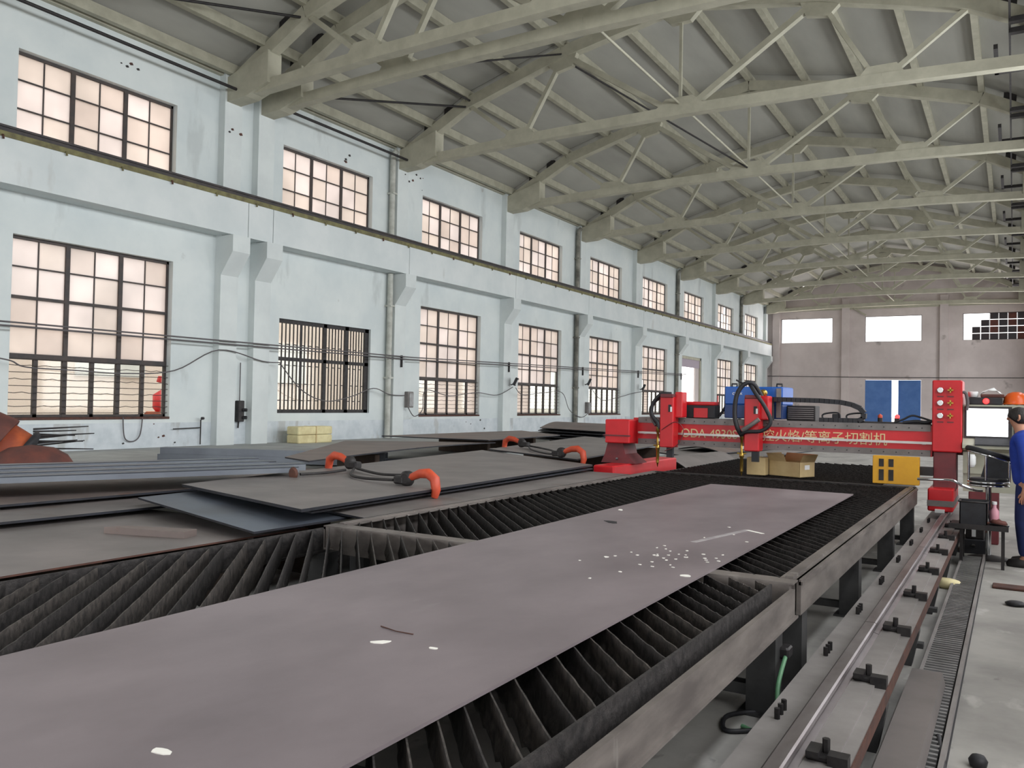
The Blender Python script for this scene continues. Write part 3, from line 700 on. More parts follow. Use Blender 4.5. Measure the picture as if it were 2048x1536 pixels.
# ============================================================ STOCK OF PLATES LEFT OF THE TABLE
def warped(name, quad, zf, th, m, label, cat='steel plate', group='loose steel plates left of the table', nx=10, ny=10, rim=True):
    """quad: near-left, near-right, far-right, far-left (x,y); zf(u,v) top height"""
    a, b, c, d = [Vector((p[0], p[1])) for p in quad]
    t = thing(name, label, cat, ((a.x+c.x)/2, (a.y+c.y)/2, zf(.5, .5)-th), group)
    v = []; f = []; W = nx+1
    for lay in (0, 1):
        for j in range(ny+1):
            for i in range(nx+1):
                u, w = i/nx, j/ny
                p = (a*(1-u)+b*u)*(1-w)+(d*(1-u)+c*u)*w
                v.append((p.x, p.y, zf(u, w)-(th if lay == 0 else 0)))
    n = W*(ny+1)
    top = []; sd = []
    for j in range(ny):
        for i in range(nx):
            q = (j*W+i, j*W+i+1, (j+1)*W+i+1, (j+1)*W+i); top.append(tuple(k+n for k in q)); sd.append(q[::-1])
    MB().add(v, top+sd, True).build('sheet', m, t)
    e = []
    ring = [i for i in range(nx+1)]+[j*W+nx for j in range(1, ny+1)]+[ny*W+i for i in range(nx-1, -1, -1)]+[j*W for j in range(ny-1, 0, -1)]
    MB().add(v, [(ring[k], ring[(k+1) % len(ring)], ring[(k+1) % len(ring)]+n, ring[k]+n) for k in range(len(ring))]).build('cut_edge', (m_edge if rim is True else rim), t)
    return t
ORD = ['first', 'second', 'third', 'fourth', 'fifth', 'sixth', 'seventh', 'eighth', 'ninth']
def dunnage(lst, label):
    for i, (x0, x1, y0, y1, z0, z1) in enumerate(lst):
        t = tag(MB().bbox(x0, x1, y0, y1, z0, z1, .01).build('timber_bearer', m_timber), ORD[i]+' '+label+', counted from the camera', 'bearer', 'bearers under the plate stock')
flat = lambda z: (lambda u, v: z)
warped('steel_plate', [(-6.95, -.6), (-4.98, -.6), (-4.9, 5.0), (-6.9, 4.9)], flat(.55), .012, m_plate2, 'broad grey plate at the lower left, rusty edge along the table', rim=m_rust)
warped('steel_plate', [(-8.9, -.6), (-6.85, -.6), (-6.35, 7.4), (-8.4, 7.6)], flat(.61), .02, m_plate2, 'lower of two grey plates under the blue-grey section bundle, at left edge')
warped('steel_plate', [(-9.4, -.6), (-7.5, -.6), (-6.95, 8.0), (-9.2, 8.4)], flat(.66), .02, m_platebr, 'upper grey plate directly under the blue-grey section bundle, at left edge')
dunnage([(-8.6, -7.6, y, y+.1, .611, .639) for y in (.5, 3.6)], 'thin bearer between the two grey plates at the left edge')
dunnage([(-8.2, -7.1, y, y+.1, 0, .589) for y in (.9, 3.2)], 'timber bearer under the lower left-edge plate')
dunnage([(-6.8, -5.05, y, y+.12, 0, .529) for y in (-.3, 1.6, 3.2, 4.4)], 'timber bearer under the broad lower left plate')
warped('steel_plate', [(-6.6, 4.65), (-4.66, 4.22), (-4.62, 7.6), (-6.9, 8.2)], lambda u, v: .695-.062*u-.004*v, .016, m_plate3, 'bluish steel plate with raised corner beside the table end')
dunnage([(-6.2, -5.3, y, y+.1, 0, .61) for y in (5.6, 7.2)], 'timber bearer under the bluish plate')
warped('steel_plate', [(-5.1, 5.27), (-4.38, 5.08), (-4.38, 10.4), (-5.2, 10.45)], flat(.664), .018, m_plate2, 'grey plate strip between the bluish plate and the slats')
dunnage([(-4.8, -4.42, y, y+.1, 0, .645) for y in (8.5, 10.0)], 'timber bearer under the plate strip')
warped('steel_plate', [(-6.71, 5.19), (-4.64, 4.66), (-4.98, 10.5), (-7.9, 12.2)], lambda u, v: .752+.012*(1-v)*(1-u), .024, m_plate2, 'large grey plate under the first pair of orange lifting clamps', ny=14)
warped('steel_plate', [(-5.3, 5.0), (-4.72, 4.85), (-4.95, 10.45), (-5.8, 10.7)], lambda u, v: .705, .014, m_plate3, 'thin bluish plate edge showing below the clamped plate')
dunnage([(-7.0, -5.85, y, y+.12, 0, .725) for y in (8.5, 10.0)], 'timber bearer under the large clamped plate')
warped('steel_plate', [(-7.7, 12.1), (-5.42, 10.9), (-6.2, 16.6), (-8.9, 18.3)], lambda u, v: .785+.01*v, .02, m_plate2, 'grey plate farther back under the second pair of orange clamps', ny=12)
dunnage([(-8.0, -6.0, y, y+.12, .0, .74) for y in (13.8, 15.6)], 'timber bearer under the farther clamped plate')
warped('steel_plate', [(-8.7, 8.4), (-7.95, 8.1), (-9.0, 14.4), (-11.3, 12.5)], lambda u, v: .77+.04*sin(v*3.1)*u, .02, m_platebr, 'warped brownish plate behind the clamped plate, before the cream blocks')
dunnage([(-9.4, -8.6, 10.2, 10.32, .0, .72)], 'timber bearer under the warped brownish plate')
warped('steel_plate', [(-11.3, 13.6), (-8.85, 13.9), (-9.1, 17.4), (-11.2, 19.2)], lambda u, v: .84, .02, m_platebr, 'brown plate with sharp near corner farther along the left stock')
dunnage([(-11.0, -9.7, y, y+.12, .475, .80) for y in (15.2, 17.2)], 'timber bearer under the brown plate')
for k in range(5):
    warped('warped_plate', [(-11.2, 19.8+.1*k), (-8.7, 18.6+.1*k), (-9.3, 24-.1*k), (-12.6, 25.4-.2*k)], (lambda k: (lambda u, v: .62+.07*k+.12*sin(pi*v)*(.4+.15*k)))(k), .016, m_edge if k < 4 else m_platebr,
           ['lowest dark sheet of the bowed stack near the gantry left foot', 'second dark sheet of the bowed stack', 'middle dark sheet of the bowed stack', 'fourth dark sheet of the bowed stack', 'rusty top sheet of the bowed stack near the gantry left foot'][k], 'sheet', 'bowed sheet stack by the gantry foot')
dunnage([(-11.0, -9.7, 20.4, 20.6, .475, .61)], 'bearer under the bowed sheet stack')
warped('steel_plate', [(-8.0, 19.2), (-5.0, 16.6), (-4.2, 24), (-7.6, 26)], lambda u, v: .5, .03, m_plate2, 'grey plate pile seen beneath the gantry beam', ny=8)
warped('steel_plate', [(-7.0, 19.6), (-5.6, 18.6), (-5.2, 22), (-6.8, 23)], lambda u, v: .54+.22*sin(pi*u)*(.4+.6*v), .02, m_platebr, 'arched rusty offcut beneath the gantry beam between the torches')
warped('steel_plate', [(-5.9, 14.4), (-4.7, 13.7), (-4.6, 16.3), (-5.5, 17.0)], lambda u, v: .5+.18*sin(pi*u), .02, m_plate2, 'bent grey offcut beneath the gantry beam left part')
dunnage([(-7.2, -5, y, y+.15, 0, .465) for y in (19.6, 22.5)], 'bearer under the plate pile behind the gantry')
# bundle of long sections lying over the plates
bd = Vector((1.01, 2.58)).normalized(); bn = Vector((bd.y, -bd.x))
def sect(off, w, z0, h, s0, s1, m, label, grp):
    o = Vector((-7.55, 3.97))+bn*off
    a = o+bd*s0; b = o+bd*s1
    t = thing('steel_section', label, 'steel section', (a.x, a.y, z0), grp); mb = MB()
    mb.beam((a.x, a.y, z0+h-.005), (b.x, b.y, z0+h-.005), w, .01)
    for q in (-1, 1):
        c = bn*q*(w/2-.006); mb.beam((a.x+c.x, a.y+c.y, z0+h/2), (b.x+c.x, b.y+c.y, z0+h/2), .012, h)
    mb.build('channel', m, t); return t
NM = ['outermost blue-grey section of the long bundle, nearest the table', 'second blue-grey section of the long bundle', 'third blue-grey section of the long bundle', 'fourth blue-grey section of the long bundle', 'fifth blue-grey section of the long bundle', 'sixth blue-grey section of the long bundle', 'rearmost blue-grey section of the long bundle']
for k in range(7):
    sect(-.1-.205*k, .175, .80, (.06, .075, .058, .08, .06, .085, .07)[k], -5, 2.75+.1*((k*5) % 3)-.03*k, m_bar, NM[k], 'bundle of blue-grey sections')
dunnage([(-9.4, -7.2, 2.4, 2.5, .662, .799)], 'packing strip under the section bundle')
# rectangular tubes on the ledge
for k, (z, dx, lb) in enumerate(((.49, 0, 'lower open-ended rectangular tube lying on the ledge'), (.60, .03, 'upper open-ended rectangular tube lying on the ledge'), (.49, .22, 'rectangular tube behind the open-ended pair'))):
    t = thing('rectangular_tube', lb, 'steel tube', (-12.4, 9.1, z), 'rectangular tubes on the ledge')
    d = Vector((3, 1.4)).normalized(); n = Vector((-d.y, d.x)); a = Vector((-12.45, 9.12))+n*(dx)+d*dx; b = a+d*3.9; h = .11; w = .2; m = MB()
    for q in (0, w-.01): m.beam((*(a+n*q), z+h/2), (*(b+n*q), z+h/2), .01, h)
    for q in (.005, h-.005): m.beam((*(a+n*w/2), z+q), (*(b+n*w/2), z+q), w, .01)
    m.build('wall', m_bar, t)
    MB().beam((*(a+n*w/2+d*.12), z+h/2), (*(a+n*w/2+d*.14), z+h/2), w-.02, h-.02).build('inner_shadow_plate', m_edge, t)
tag(MB().prism([(-5.86, 3.85), (-5.8, 3.98), (-5.25, 4.2), (-5.2, 4.05)], .551, .6, 'xy').build('steel_offcut', m_platebr), 'narrow grey offcut bar lying on the broad lower left plate', 'offcut')
# rusty funnel-shaped casting at the left edge, standing on the ledge beyond the bundle
fn = thing('rusty_funnel', 'rusty orange funnel casting at the left edge behind the section bundle', 'casting', (-12.2, 6.6, .47))
c0 = Vector((-12.3, 6.75, .62)); ax = Vector((-.44, -.66, .55)).normalized()
MB().lathe([(.12, -.1), (.44, .0), (.46, .05), (.44, .08)], c0, ax, 24).build('flange', m_black, fn)
MB().lathe([(.38, .08), (.38, .36), (.36, .38)], c0, ax, 24).build('collar', m_rustor, fn)
MB().lathe([(.45, .34), (.45, .40), (.40, .7), (.36, 1.2)], c0, ax, 24).build('cone', m_rustbr, fn)
MB().lathe([(.56, 0), (.54, .12), (.45, .26), (.28, .36), (0, .4)], (-11.75, 6.6, .47), (0, 0, 1), 24).build('dome', m_rustbr, fn)
R = random.Random(2)
rb = thing('rod_bundle', 'spray of dark thin rods sticking out from the rusty funnel', 'rods', (-12.3, 7, .8))
for k in range(9):
    a = Vector((-12.35, 6.95, .78+.035*k)); MB().tube([a, a+Vector((.25+R.uniform(-.1, .1), .55+R.uniform(-.15, .2), R.uniform(-.03, .1)))], [.016, .008], 5).build('rod', m_iron, rb)
# lifting clamps and chains
def clamp(x, y, z, ang, label):
    t = thing('lifting_clamp', label, 'lifting clamp', (x, y, z), 'orange plate-lifting clamps'); 
    mm = Matrix.Translation((x, y, z)) @ Matrix.Rotation(ang, 4, 'Z')
    MB().tube([(-.30, 0, .07), (-.16, 0, .12), (-.04, 0, .13), (.05, 0, .08), (.07, 0, -.02), (.05, 0, -.09)], [.035, .045, .05, .05, .045, .035], 8).xf(mm).build('hook_body', m_orange, t)
    MB().lathe([(.05, -.04), (.075, -.03), (.075, .03), (.05, .04)], (0, 0, 0), (0, 1, 0), 12).xf(mm @ Matrix.Translation((-.34, 0, .06))).build('shackle', m_iron, t)
    MB().bbox(-.5, -.36, -.05, .05, .0, .08, .015).xf(mm).build('chain_block', m_clamp, t)
    return t
clamp(-4.78, 6.5, .765, radians(-10), 'orange clamp hooked on the near edge of the large clamped plate')
clamp(-6.98, 7.5, .79, radians(170), 'orange clamp lying at the back of the large clamped plate')
clamp(-5.42, 11.0, .80, radians(-10), 'orange clamp hooked on the plate edge close to the gantry left foot')
clamp(-7.75, 12.8, .815, radians(170), 'orange clamp lying far back on the farther plate')
def chain(pts, label):
    t = thing('sling_chain', label, 'chain', pts[0], 'lifting slings')
    P = [Vector(p) for p in pts]; Pp = [P[0]]+P+[P[-1]]; out = []
    for i in range(1, len(Pp)-2):
        for k in range(8):
            q = k/8; a, b, c, d = Pp[i-1:i+3]
            out.append(.5*((2*b)+(-a+c)*q+(2*a-5*b+4*c-d)*q*q+(-a+3*b-3*c+d)*q**3))
    out.append(P[-1]); MB().tube(out, .016, 6).build('sling', m_iron, t)
    return t
t = chain([(-5.28, 6.6, .82), (-5.5, 7.05, .80), (-5.9, 7.1, .785), (-6.46, 7.35, .80)], 'upper sling leg between the first pair of clamps')
t = chain([(-5.28, 6.55, .80), (-5.75, 6.65, .782), (-6.1, 6.85, .782), (-6.46, 7.3, .80)], 'lower sling leg between the first pair of clamps')
t = chain([(-6.5, 7.2, .79), (-6.45, 6.85, .785), (-6.5, 6.5, .785)], 'short sling tail with ring lying on the large plate')
MB().lathe([(.05, -.02), (.07, 0), (.05, .02)], (-6.5, 6.4, .80), (0, 1, 0), 12).build('ring', m_rust, t)
t = chain([(-5.92, 11.1, .84), (-6.3, 11.8, .83), (-6.8, 12.4, .82), (-7.25, 12.75, .83)], 'upper sling leg between the second pair of clamps')
t = chain([(-5.92, 11.05, .83), (-6.25, 11.4, .815), (-6.8, 12.0, .815), (-7.25, 12.7, .82)], 'lower sling leg between the second pair of clamps')

# ============================================================ RIGHT-HAND RAIL BED, TROUGH AND COVER
rl = thing('machine_rail', 'long polished running rail on a raised bed right of the cutting table', 'rail', (-.7, 6, 0))
MB().box(-.9, -.5, -.5, 13.6, .27, .3).build('bed_plate', m_rbed, rl)
MB().box(-.5, -.493, -.5, 13.6, .245, .302).build('bed_lip', m_rust, rl)
MB().box(-.72, -.55, -.5, 13.6, .3, .312).build('adjuster_strip', m_rbed, rl)
for a, b in ((-.5, 5.2), (5.21, 8.3), (8.31, 13.6)):
    q = [(-.745, .3), (-.655, .3), (-.655, .315), (-.69, .325), (-.69, .345), (-.668, .352), (-.668, .372), (-.676, .378), (-.724, .378), (-.732, .372), (-.732, .352), (-.71, .345), (-.71, .325), (-.745, .315)]
    MB().prism(q, a, b).build('rail_length', m_rail, rl)
for k in range(9):
    y = 1.2+1.55*k
    MB().prism([(-.88, .27), (-.5, .27), (-.5, .2), (-.54, 0), (-.66, 0), (-.72, .2)], y-.05, y+.05).build('pedestal_leg', m_leg, rl)
CY = [3.25, 4.3, 5.35, 6.4, 7.45, 8.5, 9.5, 10.4]
for y in CY:
    c = MB(); c.bbox(-.65, -.53, y-.03, y+.03, .312, .335, .006); c.box(-.57, -.5, y-.05, y+.01, .3, .35); c.box(-.645, -.6, y-.05, y+.05, .33, .352)
    c.lathe([(.014, 0), (.014, .05)], (-.585, y+.02, .335), (0, 0, 1), 6, False); c.build('rail_clamp', m_clamp, rl)
    for k in range(3): MB().lathe([(.012, 0), (.012, .045)], (-.84, y+.35+.06*k, .3), (0, 0, 1), 6, False).build('bed_bolt', m_clamp, rl)
lr = thing('machine_rail', 'far left running rail under the gantry left foot, mostly hidden by plates', 'rail', (-5.0, 12, 0))
MB().box(-5.15, -4.85, 10.2, 14.5, .2, .27).build('bed_plate', m_rbed, lr)
MB().prism([(-5.04, .27), (-4.96, .27), (-4.975, .3), (-4.975, .35), (-5.025, .35), (-5.025, .3)], 10.2, 14.5).build('rail_length', m_rail, lr)
for y in (10.5, 12.2, 14): MB().box(-5.1, -4.9, y-.05, y+.05, 0, .2).build('pedestal_leg', m_leg, lr)
tg = thing('drag_chain_trough', 'narrow floor trough filled with ladder-like drag chain links beside the rail', 'cable trough', (-.36, 7, 0))
for x in (-.465, -.265): MB().box(x-.01, x+.01, 3.6, 10.35, 0, .06).build('trough_side', m_rbed, tg)
MB().box(-.46, -.28, 3.6, 10.3, 0, .012).build('trough_floor', m_iron, tg)
me = MB().box(-.455, -.285, -.011, .011, .03, .055).build('drag_link', m_chain); lk = me.data; bpy.data.objects.remove(me)
for k in range(118):
    o = bpy.data.objects.new('drag_link', lk); COL.objects.link(o); o.parent = tg; o.location = Vector((0, 3.75+.055*k, 0))-tg.location
MB().box(-.262, -.25, 3.6, 10.3, 0, .02).build('side_cable', m_black, tg)
for y in (7.0, 5.9): MB().box(-.56, -.48, y-.035, y+.035, .1, .13).build('bracket', m_leg, rl)
cv = thing('cover_plate', 'bent grey sheet-steel cover over the near end of the trough', 'cover plate', (-.42, 4, 0))
MB().prism([(-.489, .0), (-.489, .13), (-.335, .13), (-.32, .063), (-.326, .063), (-.342, .122), (-.482, .122), (-.482, 0)], 1.2, 5.3).build('sheet', m_plate2, cv)
wire('cable', [(-.3, 1.8, .02), (-.27, 2.6, .02), (-.29, 3.3, .02), (-.22, 3.7, .02), (-.25, 4.1, .03), (-.3, 4.5, .05)], .013, m_black, 'black cable coming out of the trough end at the lower right')
wire('cable', [(-.24, 1.8, .015), (-.2, 2.8, .015), (-.22, 3.5, .015), (-.23, 3.95, .02)], .01, m_black, 'thinner black cable curving over the floor at the lower right')
tag(MB().lathe([(.0, 0), (.035, .005), (.04, .03), (.028, .05), (0, .05)], (-.13, 4.35, 0), (0, 0, 1), 10).build('rubber_stopper', m_black), 'small round black rubber piece on the floor by the trough', 'rubber piece')
tag(MB().bbox(-.16, .1, 8.75, 8.95, 0, .02, .006).build('brown_board', m_rust), 'brown flat scrap on the floor right of the trough', 'scrap')
blk = tag(MB().lathe([(0, 0), (.07, .004), (.08, .02), (.05, .034), (0, .036)], (.02, 8.1, 0), (0, 0, 1), 12).build('rubber_disc', m_black), 'dark rubber disc on the floor at the right edge below the operator', 'rubber disc')
tag(MB().lathe([(0, 0), (.09, .0), (.11, .03), (.09, .07), (0, .075)], (-.5, 8.55, 0), (.1, 0, 1), 12).build('pale_stone', m_cream), 'pale round lump on the floor between rail and trough', 'stone')
wire('grounding_cable', [(-1.02, 4.55, .3), (-1.0, 4.3, .22), (-.97, 4.15, .12), (-.98, 4.1, .05), (-1.05, 4.15, .012), (-1.15, 4.2, .012)], .012, m_green, 'green grounding cable hanging from the table leg', 'cable')
wire('cable', [(-1.06, 4.2, .012), (-1.2, 4.1, .012), (-1.25, 4.3, .012), (-1.1, 4.45, .012), (-1.0, 4.25, .03)], .012, m_black, 'black coiled cable on the floor by the table leg')
tag(MB().bbox(-1.1, -1.0, 4.52, 4.62, .28, .34, .01).build('cable_clip', m_clamp), 'small clamp on the table leg holding the green cable', 'clamp')
R = random.Random(12)
for k in range(10):
    blob(R.uniform(-.97, -.88), R.uniform(3.6, 8), .012, .03, 0, m_cream if k % 2 else m_iron, fl, 'floor_chip', R.random()*3, 90+k)

# ============================================================ RED GANTRY CUTTING MACHINE
gm = thing('gantry_cutting_machine', 'red gantry cutting machine spanning the table with gold lettering and two torches', 'cutting machine', (-2.9, 11.6, .36))
GY = 11.5
bm_ = MB(); bm_.box(-4.8, -.86, GY, GY+.38, 1.02, 1.40); beam = bm_.build('beam', m_red, gm)
MB().box(-4.72, -.88, GY-.012, GY+.39, 1.33, 1.412).build('upper_guide_strip', m_grey, beam)
MB().box(-4.72, -.88, GY-.012, GY, 1.02, 1.10).build('lower_guide_strip', m_grey, beam)
rv = MB()
for k in range(26):
    for z in (1.37, 1.06): rv.lathe([(.008, 0), (.006, .006)], (-4.6+.145*k, GY-.012, z), (0, -1, 0), 6, False)
o = rv.build('rivets', m_black, beam); o['kind'] = 'stuff'
MB().box(-4.7, -.86, GY-.07, GY-.045, 1.175, 1.205).build('guide_bar', m_steel, beam)
for x in (-4.6, -3.3, -2, -.95): MB().box(x-.02, x+.02, GY-.05, GY, 1.17, 1.2).build('bar_bracket', m_steel, beam)
def text(s, size, loc, m, parent, name, ext=.003, ax=0, sx=1):
    cu = bpy.data.curves.new(name, 'FONT'); cu.body = s; cu.size = size; cu.extrude = ext; cu.align_x = 'LEFT'
    t = bpy.data.objects.new(name, cu); COL.objects.link(t)
    bpy.context.view_layer.update()
    dg = bpy.context.evaluated_depsgraph_get(); me = bpy.data.meshes.new_from_object(t.evaluated_get(dg)); bpy.data.objects.remove(t)
    mm = Matrix.Translation(Vector(loc)) @ Matrix.Rotation(ax, 4, 'Z') @ Matrix.Rotation(radians(90), 4, 'X') @ Matrix.Diagonal((sx, 1, 1, 1))
    off = Vector((0, 0, 0)); p = parent
    while p is not None: off += p.location; p = p.parent
    me.transform(Matrix.Translation(-off) @ mm)
    o = bpy.data.objects.new(name, me); COL.objects.link(o); o.parent = parent
    me.materials.clear(); me.materials.append(m); o['label'] = 'lettering'; return o
text('ODA-4930S', .175, (-4.07, GY-.004, 1.145), m_gold, beam, 'lettering', sx=.92)
text('数控火焰/等离子切割机', .172, (-3.1, GY-.004, 1.15), m_gold, beam, 'lettering', sx=.98)
# left end: carriage on the rail, darker red leg, red head
ec = MB().bbox(-5.06, -4.74, 10.68, 13.2, .40, .735, .02).build('end_carriage', m_red, gm)
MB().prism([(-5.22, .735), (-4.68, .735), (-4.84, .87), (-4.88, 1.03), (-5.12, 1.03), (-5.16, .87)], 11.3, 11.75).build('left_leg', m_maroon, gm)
lh = MB().bbox(-5.12, -4.74, 11.2, 11.8, 1.03, 1.37, .012).build('left_head', m_red, gm)
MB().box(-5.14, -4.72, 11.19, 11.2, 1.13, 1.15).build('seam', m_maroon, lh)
MB().lathe([(.02, 0), (.02, .03)], (-4.95, 11.28, .80), (0, -1, 0), 8).build('eye_bolt', m_chrome, ec)
for y in (11.0, 12.6): MB().lathe([(.07, -.04), (.07, .04)], (-5.0, y, .425), (1, 0, 0), 14).build('wheel', m_steel, ec)
# torch carriages
def torch_head(x, ztop, tz, tip, cable_side):
    c = MB().bbox(x-.1, x+.1, GY-.28, GY-.06, 1.0, 1.72, .012).build('torch_carriage', m_red, gm)
    MB().bbox(x+.09, x+.2, GY-.2, GY-.0, 1.42, ztop, .012).build('motor_housing', m_red, c)
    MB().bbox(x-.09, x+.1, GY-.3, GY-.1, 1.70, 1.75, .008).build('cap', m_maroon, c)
    MB().box(x+.03, x+.07, GY-.292, GY-.28, 1.5, 1.6).build('dial', m_black, c); MB().box(x+.06, x+.085, GY-.296, GY-.29, 1.5, 1.57).build('dial_label', m_white, c)
    tx = x-.13
    t = MB(); t.lathe([(.022, 0), (.022, .18), (.032, .19), (.032, .24), (.018, .25), (.018, .42), (.028, .43), (.028, .50)], (tx, GY-.26, tip+.06), (0, 0, 1), 12)
    t.lathe([(.004, 0), (.014, .05), (.022, .06)], (tx, GY-.26, tip), (0, 0, 1), 10)
    t.tube([(tx-.06, GY-.26, tip+.3), (tx+.06, GY-.26, tip+.3)], .012, 6)
    t.build('torch', m_brass, c)
    MB().box(tx, x-.08, GY-.27, GY-.24, tip+.36, tip+.4).build('torch_arm', m_steel, c)
    MB().box(x+.0, x+.09, GY-.26, GY-.2, .86, 1.0).build('lifter', m_black, c)
    return c, tx
c1, tx1 = torch_head(-4.19, 1.78, .7, .72, 0)
c2, tx2 = torch_head(-3.0, 1.74, .7, .665, 0)
def hose(pts, r, m, parent, name='hose'):
    P = [Vector(p) for p in pts]; P = [P[0]]+P+[P[-1]]; out = []
    for i in range(1, len(P)-2):
        for k in range(7):
            t = k/7; a, b, c, d = P[i-1:i+3]
            out.append(.5*((2*b)+(-a+c)*t+(2*a-5*b+4*c-d)*t*t+(-a+3*b-3*c+d)*t**3))
    out.append(P[-1]); return MB().tube(out, r, 8).build(name, m, parent)
hose([(-4.15, GY-.2, 1.75), (-4.3, GY-.22, 1.74), (-4.42, GY-.22, 1.6), (-4.42, GY-.24, 1.45), (-4.32, GY-.26, 1.33), (tx1, GY-.26, 1.25)], .028, m_black, c1)
hose([(-4.2, GY-.15, 1.72), (-4.35, GY-.17, 1.68), (-4.46, GY-.2, 1.55), (-4.43, GY-.22, 1.4), (-4.36, GY-.24, 1.3)], .02, m_wire, c1)
hose([(tx1, GY-.26, 1.2), (-4.05, GY-.33, 1.36), (-3.92, GY-.33, 1.25), (-4.0, GY-.33, 1.05), (-4.2, GY-.3, .95)], .006, m_maroon, c1)
hose([(-2.85, GY-.1, 1.6), (-2.98, GY-.2, 1.88), (-3.1, GY-.25, 1.9), (-3.2, GY-.28, 1.75), (-3.22, GY-.3, 1.5), (-3.18, GY-.32, 1.32), (tx2, GY-.26, 1.2)], .03, m_black, c2)
hose([(-3.05, GY-.2, 1.9), (-2.95, GY-.3, 1.78), (-2.82, GY-.32, 1.6), (-2.74, GY-.32, 1.4), (-2.85, GY-.33, 1.28), (-3.05, GY-.33, 1.26), (tx2, GY-.28, 1.22)], .026, m_black, c2)
hose([(-3.1, GY-.34, 1.28), (-3.0, GY-.36, 1.34), (-2.88, GY-.36, 1.43)], .03, m_grey, c2)
hose([(-3.12, GY-.25, 1.9), (-3.18, GY-.25, 1.93), (-3.22, GY-.25, 1.95)], .012, m_black, c2, 'hose_tail')
MB().lathe([(.05, 0), (.05, .04), (.03, .06)], (-2.9, GY-.05, 1.78), (0, -1, 0), 12).build('pressure_gauge', m_brass, c2)
# drag chain lying along the top of the beam
cp = [Vector(p) for p in ((-2.85, 11.575, 1.70), (-2.5, 11.575, 1.695), (-2.2, 11.575, 1.69), (-1.95, 11.575, 1.675), (-1.8, 11.575, 1.645), (-1.7, 11.575, 1.6), (-1.655, 11.575, 1.54), (-1.66, 11.575, 1.47), (-1.72, 11.575, 1.44), (-2.2, 11.575, 1.436))]
dc = MB()
for a, b in zip(cp[:-1], cp[1:]):
    n = max(1, int((b-a).length/.055)); d = (b-a)/n
    for k in range(n): dc.beam(a+d*k+d*.06, a+d*(k+1)-d*.02, .11, .062, (0, 0, 1) if abs(d.z) < abs(d.x) else (1, 0, 0))
dc.build('drag_chain', m_black, gm)
MB().box(-2.87, -2.8, 11.53, 11.62, 1.412, 1.67).build('chain_bracket', m_iron, gm)
MB().box(-2.2, -.9, 11.6, 11.86, 1.412, 1.432).build('chain_tray', m_iron, gm)
for x in (-2.15, -1.85): hose([(x, 11.6, 1.42), (x-.02, 11.6, 1.5), (x+.06, 11.6, 1.53), (x+.18, 11.6, 1.53), (x+.2, 11.6, 1.46)], .011, m_black, gm, 'cable_loop')
MB().bbox(-2.05, -1.96, 11.6, 11.7, 1.41, 1.52, .008).build('junction_box', m_black, gm)
hose([(-1.3, 11.6, 1.43), (-1.2, 11.6, 1.47), (-1.1, 11.6, 1.52), (-1.0, 11.6, 1.5), (-.88, 11.6, 1.46)], .012, m_black, gm, 'cable_loop')
hose([(-1.2, 11.58, 1.43), (-1.05, 11.58, 1.45), (-.95, 11.58, 1.44), (-.87, 11.58, 1.46)], .02, m_black, gm, 'cable_loop')
# right column
rc = MB().bbox(-.86, -.535, 11.42, 11.95, 1.09, 1.96, .012).build('gas_cabinet', m_red, gm)
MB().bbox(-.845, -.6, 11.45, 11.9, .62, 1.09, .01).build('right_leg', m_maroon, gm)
MB().bbox(-.885, -.61, 11.2, 12.2, .39, .66, .015).build('right_foot', m_red, gm)
MB().box(-.89, -.605, 11.195, 12.205, .45, .52).build('foot_band', m_grey, gm)
MB().box(-.8, -.7, 11.12, 11.2, .383, .418).build('rail_scraper', m_white, gm)
MB().lathe([(.065, -.03), (.065, .03)], (-.70, 11.4, .445), (1, 0, 0), 14).build('wheel', m_steel, gm)
for z in (1.84, 1.685, 1.53):
    gq = MB().lathe([(.036, 0), (.036, .03), (.03, .034)], (-.77, 11.42, z), (0, -1, 0), 18).build('gauge', m_chrome, rc)
    MB().lathe([(.029, 0), (.0, .001)], (-.77, 11.385, z), (0, -1, 0), 18).build('dial_face', m_white, rc)
    v = MB(); v.lathe([(.02, 0), (.02, .03), (.012, .032), (.012, .05)], (-.66, 11.42, z), (0, -1, 0), 10)
    for a in (0, pi/2): v.beam((-.66-.032*cos(a), 11.375, z-.032*sin(a)), (-.66+.032*cos(a), 11.375, z+.032*sin(a)), .014, .014, (0, 1, 0))
    v.build('valve', m_brass, rc)
    for x in (-.77, -.66): MB().box(x-.035, x+.035, 11.416, 11.42, z-.085, z-.07).build('name_strip', m_maroon, rc)
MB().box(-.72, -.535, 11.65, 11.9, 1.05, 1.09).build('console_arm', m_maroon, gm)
hose([(-.535, 11.45, 1.82), (-.5, 11.45, 1.8), (-.48, 11.45, 1.7), (-.49, 11.45, 1.6)], .018, m_wire, rc, 'hose')
yp = MB().bbox(-1.5, -.98, 11.22, 11.34, .68, 1.02, .006).build('yellow_cover', m_yellow, gm)
for x in (-1.4, -1.29):
    for z0, z1 in ((.72, .855), (.89, .985)):
        MB().box(x-.028, x+.028, 11.214, 11.225, z0, z1).build('louvre', m_iron, yp)
MB().box(-1.0, -.84, 11.3, 11.45, .8, .9).build('cover_bracket', m_iron, gm)
hose([(-.98, 11.05, .775), (-.75, 11.0, .785), (-.62, 11.0, .785), (-.5, 11.0, .73), (-.38, 11.0, .69), (-.3, 11.0, .69)], .018, m_chrome, gm, 'chrome_handrail')
